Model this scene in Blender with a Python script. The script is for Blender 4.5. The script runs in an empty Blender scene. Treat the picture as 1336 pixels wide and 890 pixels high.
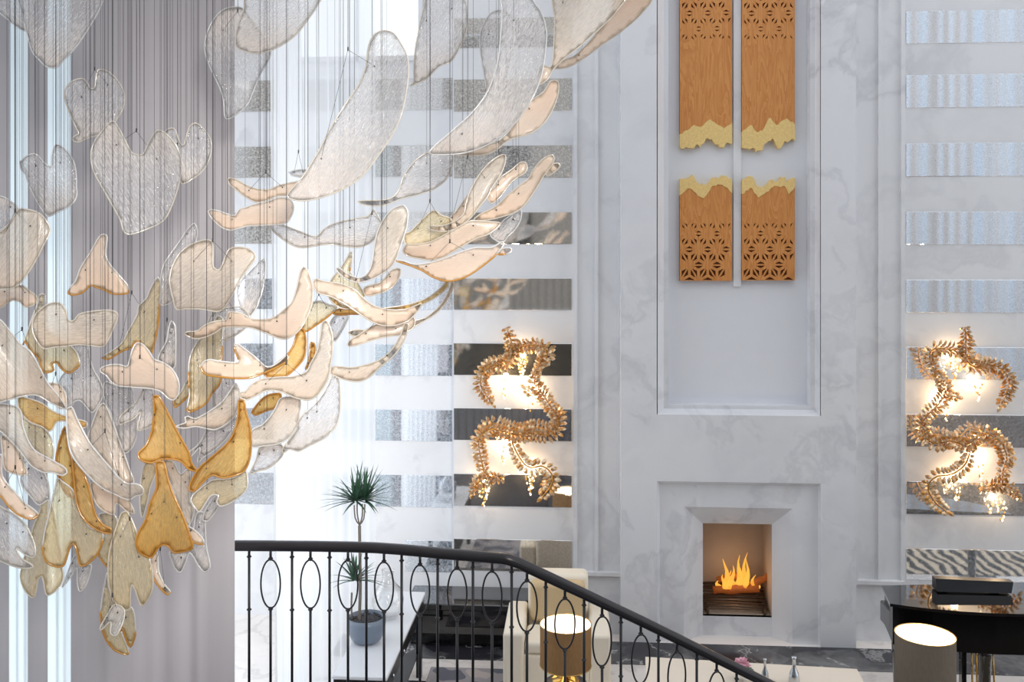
import bpy, math, random
from mathutils import Vector
from mathutils.geometry import delaunay_2d_cdt
R = random.Random(7)
SC = bpy.context.scene
COL = SC.collection
# ------------------------------------------------------------------ camera model (1336 x 890 frame)
FPX, HZ, CX, CAMZ = 1200.0, 340.0, 668.0, 3.9
YAW = math.radians(3.84)
CAM = Vector((0, 0, CAMZ))
FW = Vector((-math.sin(YAW), math.cos(YAW), 0)); RT = Vector((math.cos(YAW), math.sin(YAW), 0)); UP = Vector((0, 0, 1))
def ray(x, y): return FW + RT * ((x - CX) / FPX) + UP * ((HZ - y) / FPX)
def at(x, y, d): return CAM + ray(x, y) * d                       # at a depth in metres
def onY(x, y, Y):
    r = ray(x, y); return CAM + r * (Y / r.y)
def onZ(x, y, z):
    r = ray(x, y); return CAM + r * ((z - CAMZ) / r.z)
def XY(x, Y): return onY(x, 340, Y).x
def ZY(x, y, Y): return onY(x, y, Y).z
# ------------------------------------------------------------------ mesh building
class MB:
    def __init__(s): s.v = []; s.f = []; s.m = []; s.smooth = []
    def add(s, vs, fs, mi=0, smooth=False):
        o = len(s.v); s.v += [tuple(v) for v in vs]
        for f in fs: s.f.append(tuple(i + o for i in f)); s.m.append(mi); s.smooth.append(smooth)
    def box(s, x0, y0, z0, x1, y1, z1, mi=0, b=0.0):
        if x0 > x1: x0, x1 = x1, x0
        if y0 > y1: y0, y1 = y1, y0
        if z0 > z1: z0, z1 = z1, z0
        if b <= 0:
            vs = [(x0,y0,z0),(x1,y0,z0),(x1,y1,z0),(x0,y1,z0),(x0,y0,z1),(x1,y0,z1),(x1,y1,z1),(x0,y1,z1)]
            s.add(vs, [(0,3,2,1),(4,5,6,7),(0,1,5,4),(1,2,6,5),(2,3,7,6),(3,0,4,7)], mi); return
        b = min(b, (x1-x0)/2.01, (y1-y0)/2.01, (z1-z0)/2.01)
        def ring(i, z): # octagon
            return [(x0+b-i*0, y0+0*i, z)] if 0 else [(x0+b,y0+i,z),(x1-b,y0+i,z),(x1-i,y0+b,z),(x1-i,y1-b,z),(x1-b,y1-i,z),(x0+b,y1-i,z),(x0+i,y1-b,z),(x0+i,y0+b,z)]
        vs = ring(b*.98, z0) + ring(0, z0+b) + ring(0, z1-b) + ring(b*.98, z1)
        fs = [tuple(range(7,-1,-1)), tuple(range(24,32))]
        for k in range(3):
            for i in range(8): j = (i+1) % 8; fs.append((k*8+i, k*8+j, k*8+8+j, k*8+8+i))
        s.add(vs, fs, mi)
    def obox(s, c, ax, ay, hx, hy, z0, z1, mi=0):                 # box turned about z
        ax = Vector(ax).normalized(); ay = Vector(ay).normalized(); c = Vector(c)
        vs = []
        for z in (z0, z1):
            for sx, sy in ((-1,-1),(1,-1),(1,1),(-1,1)):
                p = c + ax*hx*sx + ay*hy*sy; vs.append((p.x, p.y, z))
        s.add(vs, [(0,3,2,1),(4,5,6,7),(0,1,5,4),(1,2,6,5),(2,3,7,6),(3,0,4,7)], mi)
    def tube(s, pts, r, n=8, mi=0, cap=True, closed=False):
        pts = [Vector(p) for p in pts]; N = len(pts)
        rs = r if isinstance(r, (list, tuple)) else [r]*N
        u = None; vs = []
        for i, p in enumerate(pts):
            if closed: t = pts[(i+1) % N] - pts[i-1]
            else: t = pts[min(i+1, N-1)] - pts[max(i-1, 0)]
            if t.length < 1e-9: t = Vector((0,0,1))
            t.normalize()
            if u is None: u = t.orthogonal().normalized()
            u = u - t*u.dot(t)
            if u.length < 1e-6: u = t.orthogonal()
            u.normalize(); w = t.cross(u)
            for k in range(n):
                a = 2*math.pi*k/n; vs.append(p + (u*math.cos(a) + w*math.sin(a))*rs[i])
        fs = []
        for i in range(N if closed else N-1):
            j = (i+1) % N
            for k in range(n):
                l = (k+1) % n; fs.append((i*n+k, i*n+l, j*n+l, j*n+k))
        if cap and not closed: fs += [tuple(range(n-1,-1,-1)), tuple((N-1)*n+k for k in range(n))]
        s.add(vs, fs, mi, True)
    def lathe(s, c, prof, n=20, mi=0, cap=True, smooth=True):                   # prof: (r, z)
        c = Vector(c); vs = []
        for r, z in prof:
            for k in range(n):
                a = 2*math.pi*k/n; vs.append((c.x + r*math.cos(a), c.y + r*math.sin(a), c.z + z))
        fs = []; N = len(prof)
        for i in range(N-1):
            for k in range(n):
                l = (k+1) % n; fs.append((i*n+k, i*n+l, (i+1)*n+l, (i+1)*n+k))
        if cap: fs += [tuple(range(n-1,-1,-1)), tuple((N-1)*n+k for k in range(n))]
        s.add(vs, fs, mi, smooth)
    def prism(s, poly, z0, z1, mi=0):                             # poly: list of (x, y), ccw
        n = len(poly)
        s.add([(x,y,z0) for x,y in poly] + [(x,y,z1) for x,y in poly],
              [tuple(range(n-1,-1,-1)), tuple(range(n,2*n))] + [(i,(i+1)%n,n+(i+1)%n,n+i) for i in range(n)], mi)
    def build(s, name, mats, parent=None, origin=None):
        me = bpy.data.meshes.new(name); o_ = Vector(origin) if origin is not None else Vector((0,0,0))
        me.from_pydata([tuple(Vector(v) - o_) for v in s.v], [], s.f)
        if not isinstance(mats, (list, tuple)): mats = [mats]
        for m in mats: me.materials.append(m)
        me.polygons.foreach_set('material_index', s.m); me.polygons.foreach_set('use_smooth', s.smooth); me.update()
        ob = bpy.data.objects.new(name, me); COL.objects.link(ob); ob.location = o_
        if parent is not None: attach(ob, parent)
        return ob
def world_loc(o):
    p = Vector(o.location)
    while o.parent: o = o.parent; p += Vector(o.location)
    return p
def attach(ob, parent):
    ob.location = Vector(ob.location) - world_loc(parent); ob.parent = parent
def empty(name, loc, label, cat, group=None):
    o = bpy.data.objects.new(name, None); COL.objects.link(o); o.location = loc; o.empty_display_size = .05
    return tag(o, label, cat, group)
def tag(o, label, cat, group=None):
    o['label'] = label; o['category'] = cat
    if group: o['group'] = group
    return o
def struct(o): o['kind'] = 'structure'; return o
def plabel(o, label): o['label'] = label; return o
# ------------------------------------------------------------------ materials
def nodes(name):
    m = bpy.data.materials.new(name); m.use_nodes = True; nt = m.node_tree; nt.nodes.clear()
    out = nt.nodes.new('ShaderNodeOutputMaterial')
    def N(t, **kw):
        n = nt.nodes.new('ShaderNode' + t)
        for k, v in kw.items():
            if k in n.inputs.keys(): n.inputs[k].default_value = v
            else: setattr(n, k, v)
        return n
    return m, nt, out, N, nt.links.new
def c4(c): return (c[0], c[1], c[2], 1.0)
def srgb(r, g, b):
    f = lambda u: (u/255/12.92) if u/255 <= .04045 else ((u/255+.055)/1.055)**2.4
    return (f(r), f(g), f(b))
def plain(name, col, rough=.5, metal=0.0, spec=.5, noise=0.0, nscale=8, emit=None, estr=0, coat=0, bump=0.0):
    m, nt, out, N, L = nodes(name)
    p = N('BsdfPrincipled'); p.inputs['Roughness'].default_value = rough; p.inputs['Metallic'].default_value = metal
    p.inputs['Specular IOR Level'].default_value = spec; p.inputs['Coat Weight'].default_value = coat
    tc = N('TexCoord'); nz = N('TexNoise'); nz.inputs['Scale'].default_value = nscale; nz.inputs['Detail'].default_value = 4
    L(tc.outputs['Object'], nz.inputs['Vector'])
    mx = N('Mix', data_type='RGBA'); mx.inputs[6].default_value = c4([c*(1-noise) for c in col]); mx.inputs[7].default_value = c4([min(1, c*(1+noise)) for c in col])
    L(nz.outputs['Fac'], mx.inputs[0]); L(mx.outputs[2], p.inputs['Base Color'])
    if bump:
        b = N('Bump'); b.inputs['Strength'].default_value = bump; b.inputs['Distance'].default_value = .01
        L(nz.outputs['Fac'], b.inputs['Height']); L(b.outputs['Normal'], p.inputs['Normal'])
    if emit: p.inputs['Emission Color'].default_value = c4(emit); p.inputs['Emission Strength'].default_value = estr
    L(p.outputs[0], out.inputs[0]); return m
def marble(name, base, vein, amount=.5, scale=.55, rough=.25, thin=.035):
    m, nt, out, N, L = nodes(name)
    p = N('BsdfPrincipled'); p.inputs['Roughness'].default_value = rough
    tc = N('TexCoord')
    w = N('TexNoise'); w.inputs['Scale'].default_value = 1.1; w.inputs['Detail'].default_value = 6
    L(tc.outputs['Object'], w.inputs['Vector'])
    ad = N('VectorMath', operation='MULTIPLY_ADD'); ad.inputs[1].default_value = (1.6, 1.6, 1.6); L(w.outputs['Color'], ad.inputs[0]); L(tc.outputs['Object'], ad.inputs[2])
    mp = N('Mapping'); mp.inputs['Rotation'].default_value = (.3, .9, .5); L(ad.outputs[0], mp.inputs['Vector'])
    n2 = N('TexNoise'); n2.inputs['Scale'].default_value = scale; n2.inputs['Detail'].default_value = 5; n2.inputs['Roughness'].default_value = .6
    L(mp.outputs[0], n2.inputs['Vector'])
    a = N('Math', operation='SUBTRACT'); a.inputs[1].default_value = .5; L(n2.outputs['Fac'], a.inputs[0])
    b = N('Math', operation='ABSOLUTE'); L(a.outputs[0], b.inputs[0])
    mr = N('MapRange'); mr.inputs['From Min'].default_value = 0; mr.inputs['From Max'].default_value = thin; mr.inputs['To Min'].default_value = amount; mr.inputs['To Max'].default_value = 0
    L(b.outputs[0], mr.inputs['Value'])
    n3 = N('TexNoise'); n3.inputs['Scale'].default_value = .9; n3.inputs['Detail'].default_value = 3; L(tc.outputs['Object'], n3.inputs['Vector'])
    mu = N('Math', operation='MULTIPLY'); L(mr.outputs[0], mu.inputs[0]); L(n3.outputs['Fac'], mu.inputs[1])
    n4 = N('TexNoise'); n4.inputs['Scale'].default_value = 1.6; n4.inputs['Detail'].default_value = 7; L(ad.outputs[0], n4.inputs['Vector'])
    m4 = N('MapRange'); m4.inputs['From Min'].default_value = .45; m4.inputs['From Max'].default_value = .8; m4.inputs['To Max'].default_value = amount*.45; L(n4.outputs['Fac'], m4.inputs['Value'])
    ad2 = N('Math', operation='ADD', use_clamp=True); L(mu.outputs[0], ad2.inputs[0]); L(m4.outputs[0], ad2.inputs[1])
    mx = N('Mix', data_type='RGBA'); mx.inputs[6].default_value = c4(base); mx.inputs[7].default_value = c4(vein); L(ad2.outputs[0], mx.inputs[0])
    L(mx.outputs[2], p.inputs['Base Color']); L(p.outputs[0], out.inputs[0]); return m
def foxed_mirror(name, silver, fox, amount, scale=26):
    m, nt, out, N, L = nodes(name)
    tc = N('TexCoord'); nz = N('TexNoise'); nz.inputs['Scale'].default_value = scale; nz.inputs['Detail'].default_value = 6; nz.inputs['Roughness'].default_value = .75
    L(tc.outputs['Object'], nz.inputs['Vector'])
    mr = N('MapRange'); mr.inputs['From Min'].default_value = .32; mr.inputs['From Max'].default_value = .64; mr.inputs['To Max'].default_value = amount; L(nz.outputs['Fac'], mr.inputs['Value'])
    g = N('BsdfGlossy'); g.inputs['Roughness'].default_value = .03; g.inputs['Color'].default_value = c4(silver)
    bp = N('Bump'); bp.inputs['Strength'].default_value = .03; L(nz.outputs['Fac'], bp.inputs['Height']); L(bp.outputs[0], g.inputs['Normal'])
    d = N('BsdfDiffuse'); d.inputs['Color'].default_value = c4(fox)
    mx = N('MixShader'); L(mr.outputs[0], mx.inputs[0]); L(g.outputs[0], mx.inputs[1]); L(d.outputs[0], mx.inputs[2]); L(mx.outputs[0], out.inputs[0]); return m
def emitter(name, col, s):
    m, nt, out, N, L = nodes(name); e = N('Emission'); e.inputs[0].default_value = c4(col); e.inputs[1].default_value = s; L(e.outputs[0], out.inputs[0]); return m
def cloth(name, col, see=.0, glow=.5, noise=.1):
    m, nt, out, N, L = nodes(name)
    tc = N('TexCoord'); mp = N('Mapping'); mp.inputs['Scale'].default_value = (9, 9, .05); L(tc.outputs['Object'], mp.inputs[0])
    nz = N('TexNoise'); nz.inputs['Scale'].default_value = 2.0; nz.inputs['Detail'].default_value = 3; L(mp.outputs[0], nz.inputs['Vector'])
    mx0 = N('Mix', data_type='RGBA'); mx0.inputs[6].default_value = c4([c*(1-noise) for c in col]); mx0.inputs[7].default_value = c4([min(1,c*(1+noise)) for c in col]); L(nz.outputs['Fac'], mx0.inputs[0])
    d = N('BsdfDiffuse'); t = N('BsdfTranslucent'); L(mx0.outputs[2], d.inputs['Color']); L(mx0.outputs[2], t.inputs['Color'])
    a = N('MixShader'); a.inputs[0].default_value = glow; L(d.outputs[0], a.inputs[1]); L(t.outputs[0], a.inputs[2])
    tr = N('BsdfTransparent'); b = N('MixShader'); b.inputs[0].default_value = see; L(a.outputs[0], b.inputs[1]); L(tr.outputs[0], b.inputs[2]); L(b.outputs[0], out.inputs[0]); return m
def clear_glass(name, tint=(1,1,1), gloss=.1):
    m, nt, out, N, L = nodes(name)
    t = N('BsdfTransparent'); t.inputs[0].default_value = c4(tint); g = N('BsdfGlossy'); g.inputs['Roughness'].default_value = .03
    lw = N('LayerWeight'); lw.inputs['Blend'].default_value = .35
    mr = N('MapRange'); mr.inputs['To Min'].default_value = gloss*.4; mr.inputs['To Max'].default_value = .7; L(lw.outputs['Facing'], mr.inputs['Value'])
    mx = N('MixShader'); L(mr.outputs[0], mx.inputs[0]); L(t.outputs[0], mx.inputs[1]); L(g.outputs[0], mx.inputs[2]); L(mx.outputs[0], out.inputs[0]); return m
def petal_mat(name, scat, trans, a, rim, fmul=.4, gl=.16, streak=.8, bump=.5, tip=None):
    m, nt, out, N, L = nodes(name)
    fr = N('Attribute', attribute_name='frost'); ed = N('Attribute', attribute_name='edge')
    uv = N('UVMap', uv_map='UVMap'); mp = N('Mapping'); mp.inputs['Scale'].default_value = (1, .2, 1); L(uv.outputs[0], mp.inputs[0])
    nz = N('TexNoise'); nz.inputs['Scale'].default_value = 150; nz.inputs['Detail'].default_value = 3; nz.inputs['Roughness'].default_value = .6; nz.inputs['Distortion'].default_value = .6; L(mp.outputs[0], nz.inputs['Vector'])
    st = N('MapRange'); st.inputs['From Min'].default_value = .38; st.inputs['From Max'].default_value = .66; st.inputs['To Min'].default_value = a*(1-streak); st.inputs['To Max'].default_value = a*(1+streak); L(nz.outputs['Fac'], st.inputs['Value'])
    f1 = N('Math', operation='MULTIPLY_ADD'); f1.inputs[1].default_value = fmul; L(fr.outputs['Fac'], f1.inputs[0]); L(st.outputs[0], f1.inputs[2])
    f2 = N('Math', operation='MULTIPLY_ADD', use_clamp=True); f2.inputs[1].default_value = .4; L(ed.outputs['Fac'], f2.inputs[0]); L(f1.outputs[0], f2.inputs[2])
    c0 = N('Mix', data_type='RGBA'); c0.inputs[6].default_value = c4(scat); c0.inputs[7].default_value = c4(tip or scat); L(fr.outputs['Fac'], c0.inputs[0])
    cm = N('Mix', data_type='RGBA'); cm.inputs[7].default_value = c4(rim); L(c0.outputs[2], cm.inputs[6]); L(ed.outputs['Fac'], cm.inputs[0])
    d = N('BsdfDiffuse'); t = N('BsdfTranslucent'); L(cm.outputs[2], d.inputs['Color']); L(cm.outputs[2], t.inputs['Color'])
    ds = N('MixShader'); ds.inputs[0].default_value = .5; L(d.outputs[0], ds.inputs[1]); L(t.outputs[0], ds.inputs[2])
    tr = N('BsdfTransparent'); tr.inputs[0].default_value = c4(trans)
    bp = N('Bump'); bp.inputs['Strength'].default_value = bump; bp.inputs['Distance'].default_value = .008; L(nz.outputs['Fac'], bp.inputs['Height'])
    b = N('MixShader'); L(f2.outputs[0], b.inputs[0]); L(tr.outputs[0], b.inputs[1]); L(ds.outputs[0], b.inputs[2])
    bg = N('Bump'); bg.inputs['Strength'].default_value = min(1, bump*1.6); bg.inputs['Distance'].default_value = .03; L(nz.outputs['Fac'], bg.inputs['Height'])
    g = N('BsdfGlossy'); g.inputs['Roughness'].default_value = .12; L(bg.outputs[0], g.inputs['Normal'])
    lw = N('LayerWeight'); lw.inputs['Blend'].default_value = .3; L(bp.outputs[0], lw.inputs['Normal'])
    gm = N('MapRange'); gm.inputs['To Min'].default_value = gl*.35; gm.inputs['To Max'].default_value = gl*3; L(lw.outputs['Facing'], gm.inputs['Value'])
    o = N('MixShader'); L(gm.outputs[0], o.inputs[0]); L(b.outputs[0], o.inputs[1]); L(g.outputs[0], o.inputs[2]); L(o.outputs[0], out.inputs[0]); return m
def rim_mat(name, col, see):
    m, nt, out, N, L = nodes(name); d = N('BsdfDiffuse'); t = N('BsdfTranslucent'); d.inputs[0].default_value = c4(col); t.inputs[0].default_value = c4(col)
    a = N('MixShader'); a.inputs[0].default_value = .45; L(d.outputs[0], a.inputs[1]); L(t.outputs[0], a.inputs[2])
    tr = N('BsdfTransparent'); b = N('MixShader'); b.inputs[0].default_value = see; L(a.outputs[0], b.inputs[1]); L(tr.outputs[0], b.inputs[2])
    g = N('BsdfGlossy'); g.inputs['Roughness'].default_value = .12; o = N('MixShader'); o.inputs[0].default_value = .14; L(b.outputs[0], o.inputs[1]); L(g.outputs[0], o.inputs[2]); L(o.outputs[0], out.inputs[0]); return m
def leaf_mat():
    m, nt, out, N, L = nodes('champagne gold leaves'); p = N('BsdfPrincipled'); p.inputs['Roughness'].default_value = .3; p.inputs['Metallic'].default_value = .55
    tc = N('TexCoord'); nz = N('TexNoise'); nz.inputs['Scale'].default_value = 26; nz.inputs['Detail'].default_value = 1; L(tc.outputs['Object'], nz.inputs['Vector'])
    cr = N('ValToRGB'); e = cr.color_ramp.elements; e[0].position = .38; e[0].color = c4(srgb(212,150,72)); e[1].position = .66; e[1].color = c4(srgb(236,220,192)); L(nz.outputs['Fac'], cr.inputs[0]); L(cr.outputs[0], p.inputs['Base Color']); L(p.outputs[0], out.inputs[0]); return m
M = {}
M['marble'] = marble('white marble', srgb(229,230,234), srgb(158,160,168), .42)
M['marble_soft'] = marble('pale marble', srgb(230,231,234), srgb(168,170,178), .40, .4)
M['niche'] = plain('niche plaster', srgb(226,228,234), .6, noise=.02)
M['black_marble'] = marble('black marble', srgb(42,42,48), srgb(215,215,215), .9, .9, .15, .012)
M['floor'] = marble('white floor marble', srgb(235,230,226), srgb(160,155,155), .5, .8, .12)
M['mirror'] = foxed_mirror('foxed mirror', (.86,.86,.86), srgb(150,146,136), .30, 62)
M['mirror_blue'] = foxed_mirror('silver flecked mirror', (.97,.98,1.0), srgb(214,220,228), .36, 62)
M['mirror_white'] = foxed_mirror('frosted antique mirror', (.85,.88,.92), srgb(222,230,240), .5, 40)
M['mirror_grey'] = foxed_mirror('antique mirror with greyed in reflection', (.85,.85,.85), srgb(208,206,202), .86, 50)  # foxing thickened so its grey also paints in brightness the reflection lacks
M['gold'] = plain('gold leaf', srgb(222,176,92), .38, .75, noise=.25, nscale=20)
M['gold_leaf_pale'] = plain('pale gilding', srgb(242,204,134), .45, .1, noise=.22, nscale=40, bump=.4)
M['vine'] = plain('brushed gold metal', srgb(205,150,70), .35, .85)
M['leaf_gold'] = leaf_mat()
M['crystal'] = emitter('lit crystal', (1.0, .78, .48), 3.2)
M['iron'] = plain('black iron', srgb(38,38,42), .38, .4, noise=.1)
M['handrail'] = plain('dark bronze handrail', srgb(46,44,47), .3, .3, noise=.1)
M['piano'] = plain('black piano lacquer', srgb(9,9,11), .05, 0, .6, coat=1)
M['piano_case'] = plain('black piano side', srgb(8,8,10), .16, 0, .2)
M['black'] = plain('satin black', srgb(24,24,27), .3)
M['brass'] = plain('brass', srgb(214,170,90), .25, 1)
M['cream'] = plain('cream upholstery', srgb(240,230,212), .8, noise=.03, nscale=60)
M['tan'] = plain('tan cushion', srgb(206,182,142), .8, noise=.06, nscale=80)
M['table_white'] = plain('white table top', srgb(226,229,234), .2, noise=.02)
M['table_cream'] = plain('cream stone table top', srgb(236,222,204), .25, noise=.03)
M['pot'] = plain('blue grey glazed pot', srgb(112,124,140), .3, noise=.12)
M['soil'] = plain('dark pebbles', srgb(66,66,70), .8, noise=.6, nscale=120, bump=.5)
M['bark'] = plain('palm trunk', srgb(120,112,104), .8, noise=.3, nscale=60)
M['leaf'] = plain('dracaena leaf', srgb(58,92,72), .4, noise=.3, nscale=10)
M['pink'] = plain('pink petals', srgb(214,160,176), .6, noise=.15)
M['silver'] = plain('silver', srgb(200,205,210), .2, 1)
M['wire'] = plain('steel wire', srgb(70,68,72), .45, .3)
M['pin'] = plain('dark steel pin', srgb(62,54,50), .4, .5)
M['drape'] = cloth('grey drape cloth', srgb(184,179,182), .0, .25, .12)
M['sheer'] = cloth('white sheer cloth', (.93,.95,1.0), .30, .6, .05)
M['voile'] = cloth('blue white voile', (.82,.92,1.0), .08, .6, .08)
M['glass'] = clear_glass('clear glass')
# ------------------------------------------------------------------ the room
D = 9.45                                            # front of the chimney breast
def wbox(mb, x0, y0, x1, y1, Yf, Yb, mi=0, xr=None):  # px rectangle seen on the plane Yf, extruded back to Yb
    xm = xr if xr is not None else (x0 + x1)/2
    mb.box(XY(x0, Yf), Yf, ZY(xm, y1, Yf), XY(x1, Yf), Yb, ZY(xm, y0, Yf), mi)
mb = MB(); mb.box(-9, D+.75, -.05, 14, D+.95, 8.6); struct(mb.build('wall_north', M['marble_soft']))
mb = MB(); mb.box(-9, -7, -.2, 14, D+.75, 0); struct(mb.build('floor', M['floor']))
ZT = 8.6
# chimney breast in marble
BX0, BX1 = XY(810, D), XY(1117, D)
nx0, nx1, nz0 = XY(858, D), XY(1070, D), ZY(964, 542, D)
fx0, fx1, fz1 = XY(857, D), XY(1071, D), ZY(964, 629.5, D)
mb = MB()
mb.box(BX0, D, 0, fx0, D+.75, ZT); mb.box(fx1, D, 0, BX1, D+.75, ZT)
mb.box(fx0, D, fz1, fx1, D+.75, nz0)
struct(mb.build('wall_chimney', M['marble']))
def splay(mb, r0, Y0, r1, Y1, mi=0, skip_bottom=False):   # rect = (x0, z0, x1, z1)
    a = [(r0[0],Y0,r0[1]),(r0[2],Y0,r0[1]),(r0[2],Y0,r0[3]),(r0[0],Y0,r0[3])]
    b = [(r1[0],Y1,r1[1]),(r1[2],Y1,r1[1]),(r1[2],Y1,r1[3]),(r1[0],Y1,r1[3])]
    fs = [(i, (i+1) % 4, 4+(i+1) % 4, 4+i) for i in range(4)]
    if skip_bottom: fs = fs[1:]
    mb.add(a + b, fs, mi)
# tall niche: moulded marble edge, plain back
mb = MB()
ny1 = D+.10
r1 = (XY(866, ny1), ZY(964, 534, ny1), XY(1063, ny1), ZT)
splay(mb, (nx0, nz0, nx1, ZT), D, r1, ny1)
r2 = (XY(872, ny1), ZY(964, 529, ny1), XY(1057, ny1), ZT)
mb.add([(r1[0],ny1,r1[1]),(r1[2],ny1,r1[1]),(r1[2],ny1,r1[3]),(r1[0],ny1,r1[3]),(r2[0],ny1,r2[1]),(r2[2],ny1,r2[1]),(r2[2],ny1,r2[3]),(r2[0],ny1,r2[3])], [(0,1,5,4),(1,2,6,5),(3,0,4,7)])
splay(mb, r2, ny1, r2, D+.24)
struct(mb.build('trim_niche', M['marble']))
NYB = D+.24
mb = MB(); mb.box(r2[0]-.02, NYB, r2[1]-.02, r2[2]+.02, NYB+.1, ZT); struct(mb.build('wall_niche', M['niche']))
mb = MB(); wbox(mb, 957, -900, 967, 374, NYB-.03, NYB); struct(mb.build('trim_niche_rib', M['marble_soft']))
# fireplace surround
Y1 = D+.07
fr1 = (XY(861, Y1), 0, XY(1067, Y1), ZY(964, 633, Y1))
mb = MB(); splay(mb, (fx0, 0, fx1, fz1), D, fr1, Y1, 0, True)
Yi = D+.24
sur0 = (XY(892, Y1), 0, XY(1034, Y1), ZY(964, 662.5, Y1))
sur1 = (XY(917, Yi), 0, XY(1007, Yi), ZY(962, 683.5, Yi))
for q in ((fr1[0],0,sur0[0],fr1[3]), (sur0[2],0,fr1[2],fr1[3]), (sur0[0],sur0[3],sur0[2],fr1[3])):
    mb.add([(q[0],Y1,q[1]),(q[2],Y1,q[1]),(q[2],Y1,q[3]),(q[0],Y1,q[3])], [(0,1,2,3)])
splay(mb, sur0, Y1, sur1, Yi, 0, True)
sillz = ZY(962, 804.5, Yi)
mb.box(sur1[0], Yi, 0, sur1[2], Yi+.05, sillz)
struct(mb.build('trim_fireplace', M['marble']))
M['firebox'] = plain('firebox lining', srgb(186,172,158), .8, noise=.08)
mb = MB(); fb = D+.72
mb.add([(sur1[0],Yi,sillz),(sur1[2],Yi,sillz),(sur1[2],fb,sillz),(sur1[0],fb,sillz),(sur1[0],Yi,sur1[3]),(sur1[2],Yi,sur1[3]),(sur1[2],fb,sur1[3]),(sur1[0],fb,sur1[3])],
       [(0,1,2,3),(3,2,6,7),(0,3,7,4),(1,5,6,2),(4,7,6,5)])
struct(mb.build('wall_firebox', M['firebox']))
# hearth border of black marble along the wall
mb = MB(); mb.box(-2.4, D-.52, 0, 6.2, D-.001, .006); struct(mb.build('floor_border', M['black_marble']))
mb = MB()
for i in range(8):
    mb.box(XY(800, D)+i*.62, D-1.5-.3*(i%2), 0, XY(800, D)+i*.62+.45, D-1.38-.3*(i%2), .004)
for k in (1.0, 1.9): mb.box(-2.4, D-k-.03, 0, 6.2, D-k, .004)
struct(mb.build('floor_inlay', M['black_marble']))
# pilasters with sunk fields on both sides of the chimney
YP = D+.20
def pilaster(xa, xm, xb, yl, n):
    mb = MB(); xr = (xa + xb)/2
    mb.box(XY(xa, YP), YP, 0, XY(xb, YP), D+.75, ZT)
    wbox(mb, xa, -900, xa+5, yl, YP-.035, YP, 0, xr); wbox(mb, xb-5, -900, xb, yl, YP-.035, YP, 0, xr); wbox(mb, xm-2, -900, xm+2.5, yl, YP-.03, YP, 0, xr)
    wbox(mb, xa-1, yl-4, xb, yl+1, YP-.06, YP, 0, xr)
    struct(mb.build('wall_pilaster_' + n, M['marble_soft']))
pilaster(748, 778, 812, 751, 'west'); pilaster(1115, 1148, 1181, 762.5, 'east')
# banded panels: marble slab with inlaid mirror strips
ORD = ['topmost', 'second from the top', 'third from the top', 'fourth from the top', 'fifth from the top', 'sixth from the top', 'seventh from the top', 'eighth from the top', 'lowest']
def banded(xa, xb, xr, rows, Yf, name, mat, mmat, where, grp, mx0=None, mx1=None):
    mb = MB(); mb.box(XY(xa, Yf), Yf, 0, XY(xb, Yf), D+.75, ZT); struct(mb.build(name, mat))
    for i, (y0, y1) in enumerate(rows):
        if y1 < -20: continue
        q = MB(); X0, X1, Z0, Z1 = XY((529 if i == 8 and mx0 == 296 else mx0) if mx0 else xa, Yf), XY(mx1 if mx1 else xb, Yf), ZY(xr, y1, Yf), ZY(xr, y0, Yf)
        q.box(X0, Yf-.006, Z0, X1, Yf, Z1, 0, .003)
        tag(q.build('mirror_strip', mmat(i) if callable(mmat) else mmat, origin=((X0+X1)/2, Yf, Z0)), 'mirror strip, %s of those %s' % (ORD[i], where), 'mirror', grp)
YA = D+.28
rowsA = [(23,62),(103,145),(190,232),(277,318.5),(363,404.5),(448,490),(533,575),(619,661),(704,745.5)]
banded(592, 749, 668, rowsA, YA, 'wall_panel_west', M['marble_soft'], lambda i: M['mirror_grey'] if i in (0,1,2) else M['mirror'], 'behind the wall light away from the piano', 'mirror strips behind the sconce away from the piano', 592, 746)
rowsB = [(13.5,56),(97,140),(186.5,230),(276,319),(365,408),(453,495.5),(541,583.5),(629,672),(717,758)]
banded(1181, 1500, 1258, rowsB, YA, 'wall_panel_east', M['marble_soft'], M['mirror_blue'], 'above the grand piano', 'mirror strips above the piano', 1182, 1480)
YC = D+.46
rowsC = [(-99,-60),(103,144),(190,231),(277,318),(363.5,404),(449,490),(534,575),(619,661),(704,745)]
banded(296, 592.5, 500, rowsC, YC, 'wall_panel_corner', M['marble_soft'], lambda i: M['mirror_grey'] if i < 4 else M['mirror_white'], 'behind the palm and sheer curtain', 'mirror strips behind the palm', 296, 590)
# high bright window in the set back wall, streaked rug, brown carpet added to darken the mirrors
M['sky_pane'] = emitter('daylight pane', (.90,.96,1.0), 1.35)
mb = MB(); X0, X1, Z0, Z1 = XY(388, YC), XY(546, YC), ZY(470, 74, YC), ZY(470, -160, YC)
mb.box(X0, YC-.004, Z0, X1, YC, Z1); wn = struct(mb.build('window_1', M['sky_pane'], origin=(X0, YC, Z0)))
mb = MB()
for a, b in ((X0-.05, X0), (X1, X1+.05), ((X0+X1)/2-.02, (X0+X1)/2+.02)): mb.box(a, YC-.03, Z0-.05, b, YC, Z1)
mb.box(X0, YC-.03, Z0-.05, X1, YC, Z0); mb.build('window_frame', M['marble_soft'], wn)
M['added_carpet'] = plain('added brown carpet', srgb(66,54,48), .9, noise=.3, nscale=3)
mb = MB(); mb.box(2.3, -5.2, 0, 14, 5.6, .008); struct(mb.build('floor_added_carpet', M['added_carpet']))  # unseen carpet, added so the lower mirror strips reflect something dark
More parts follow.
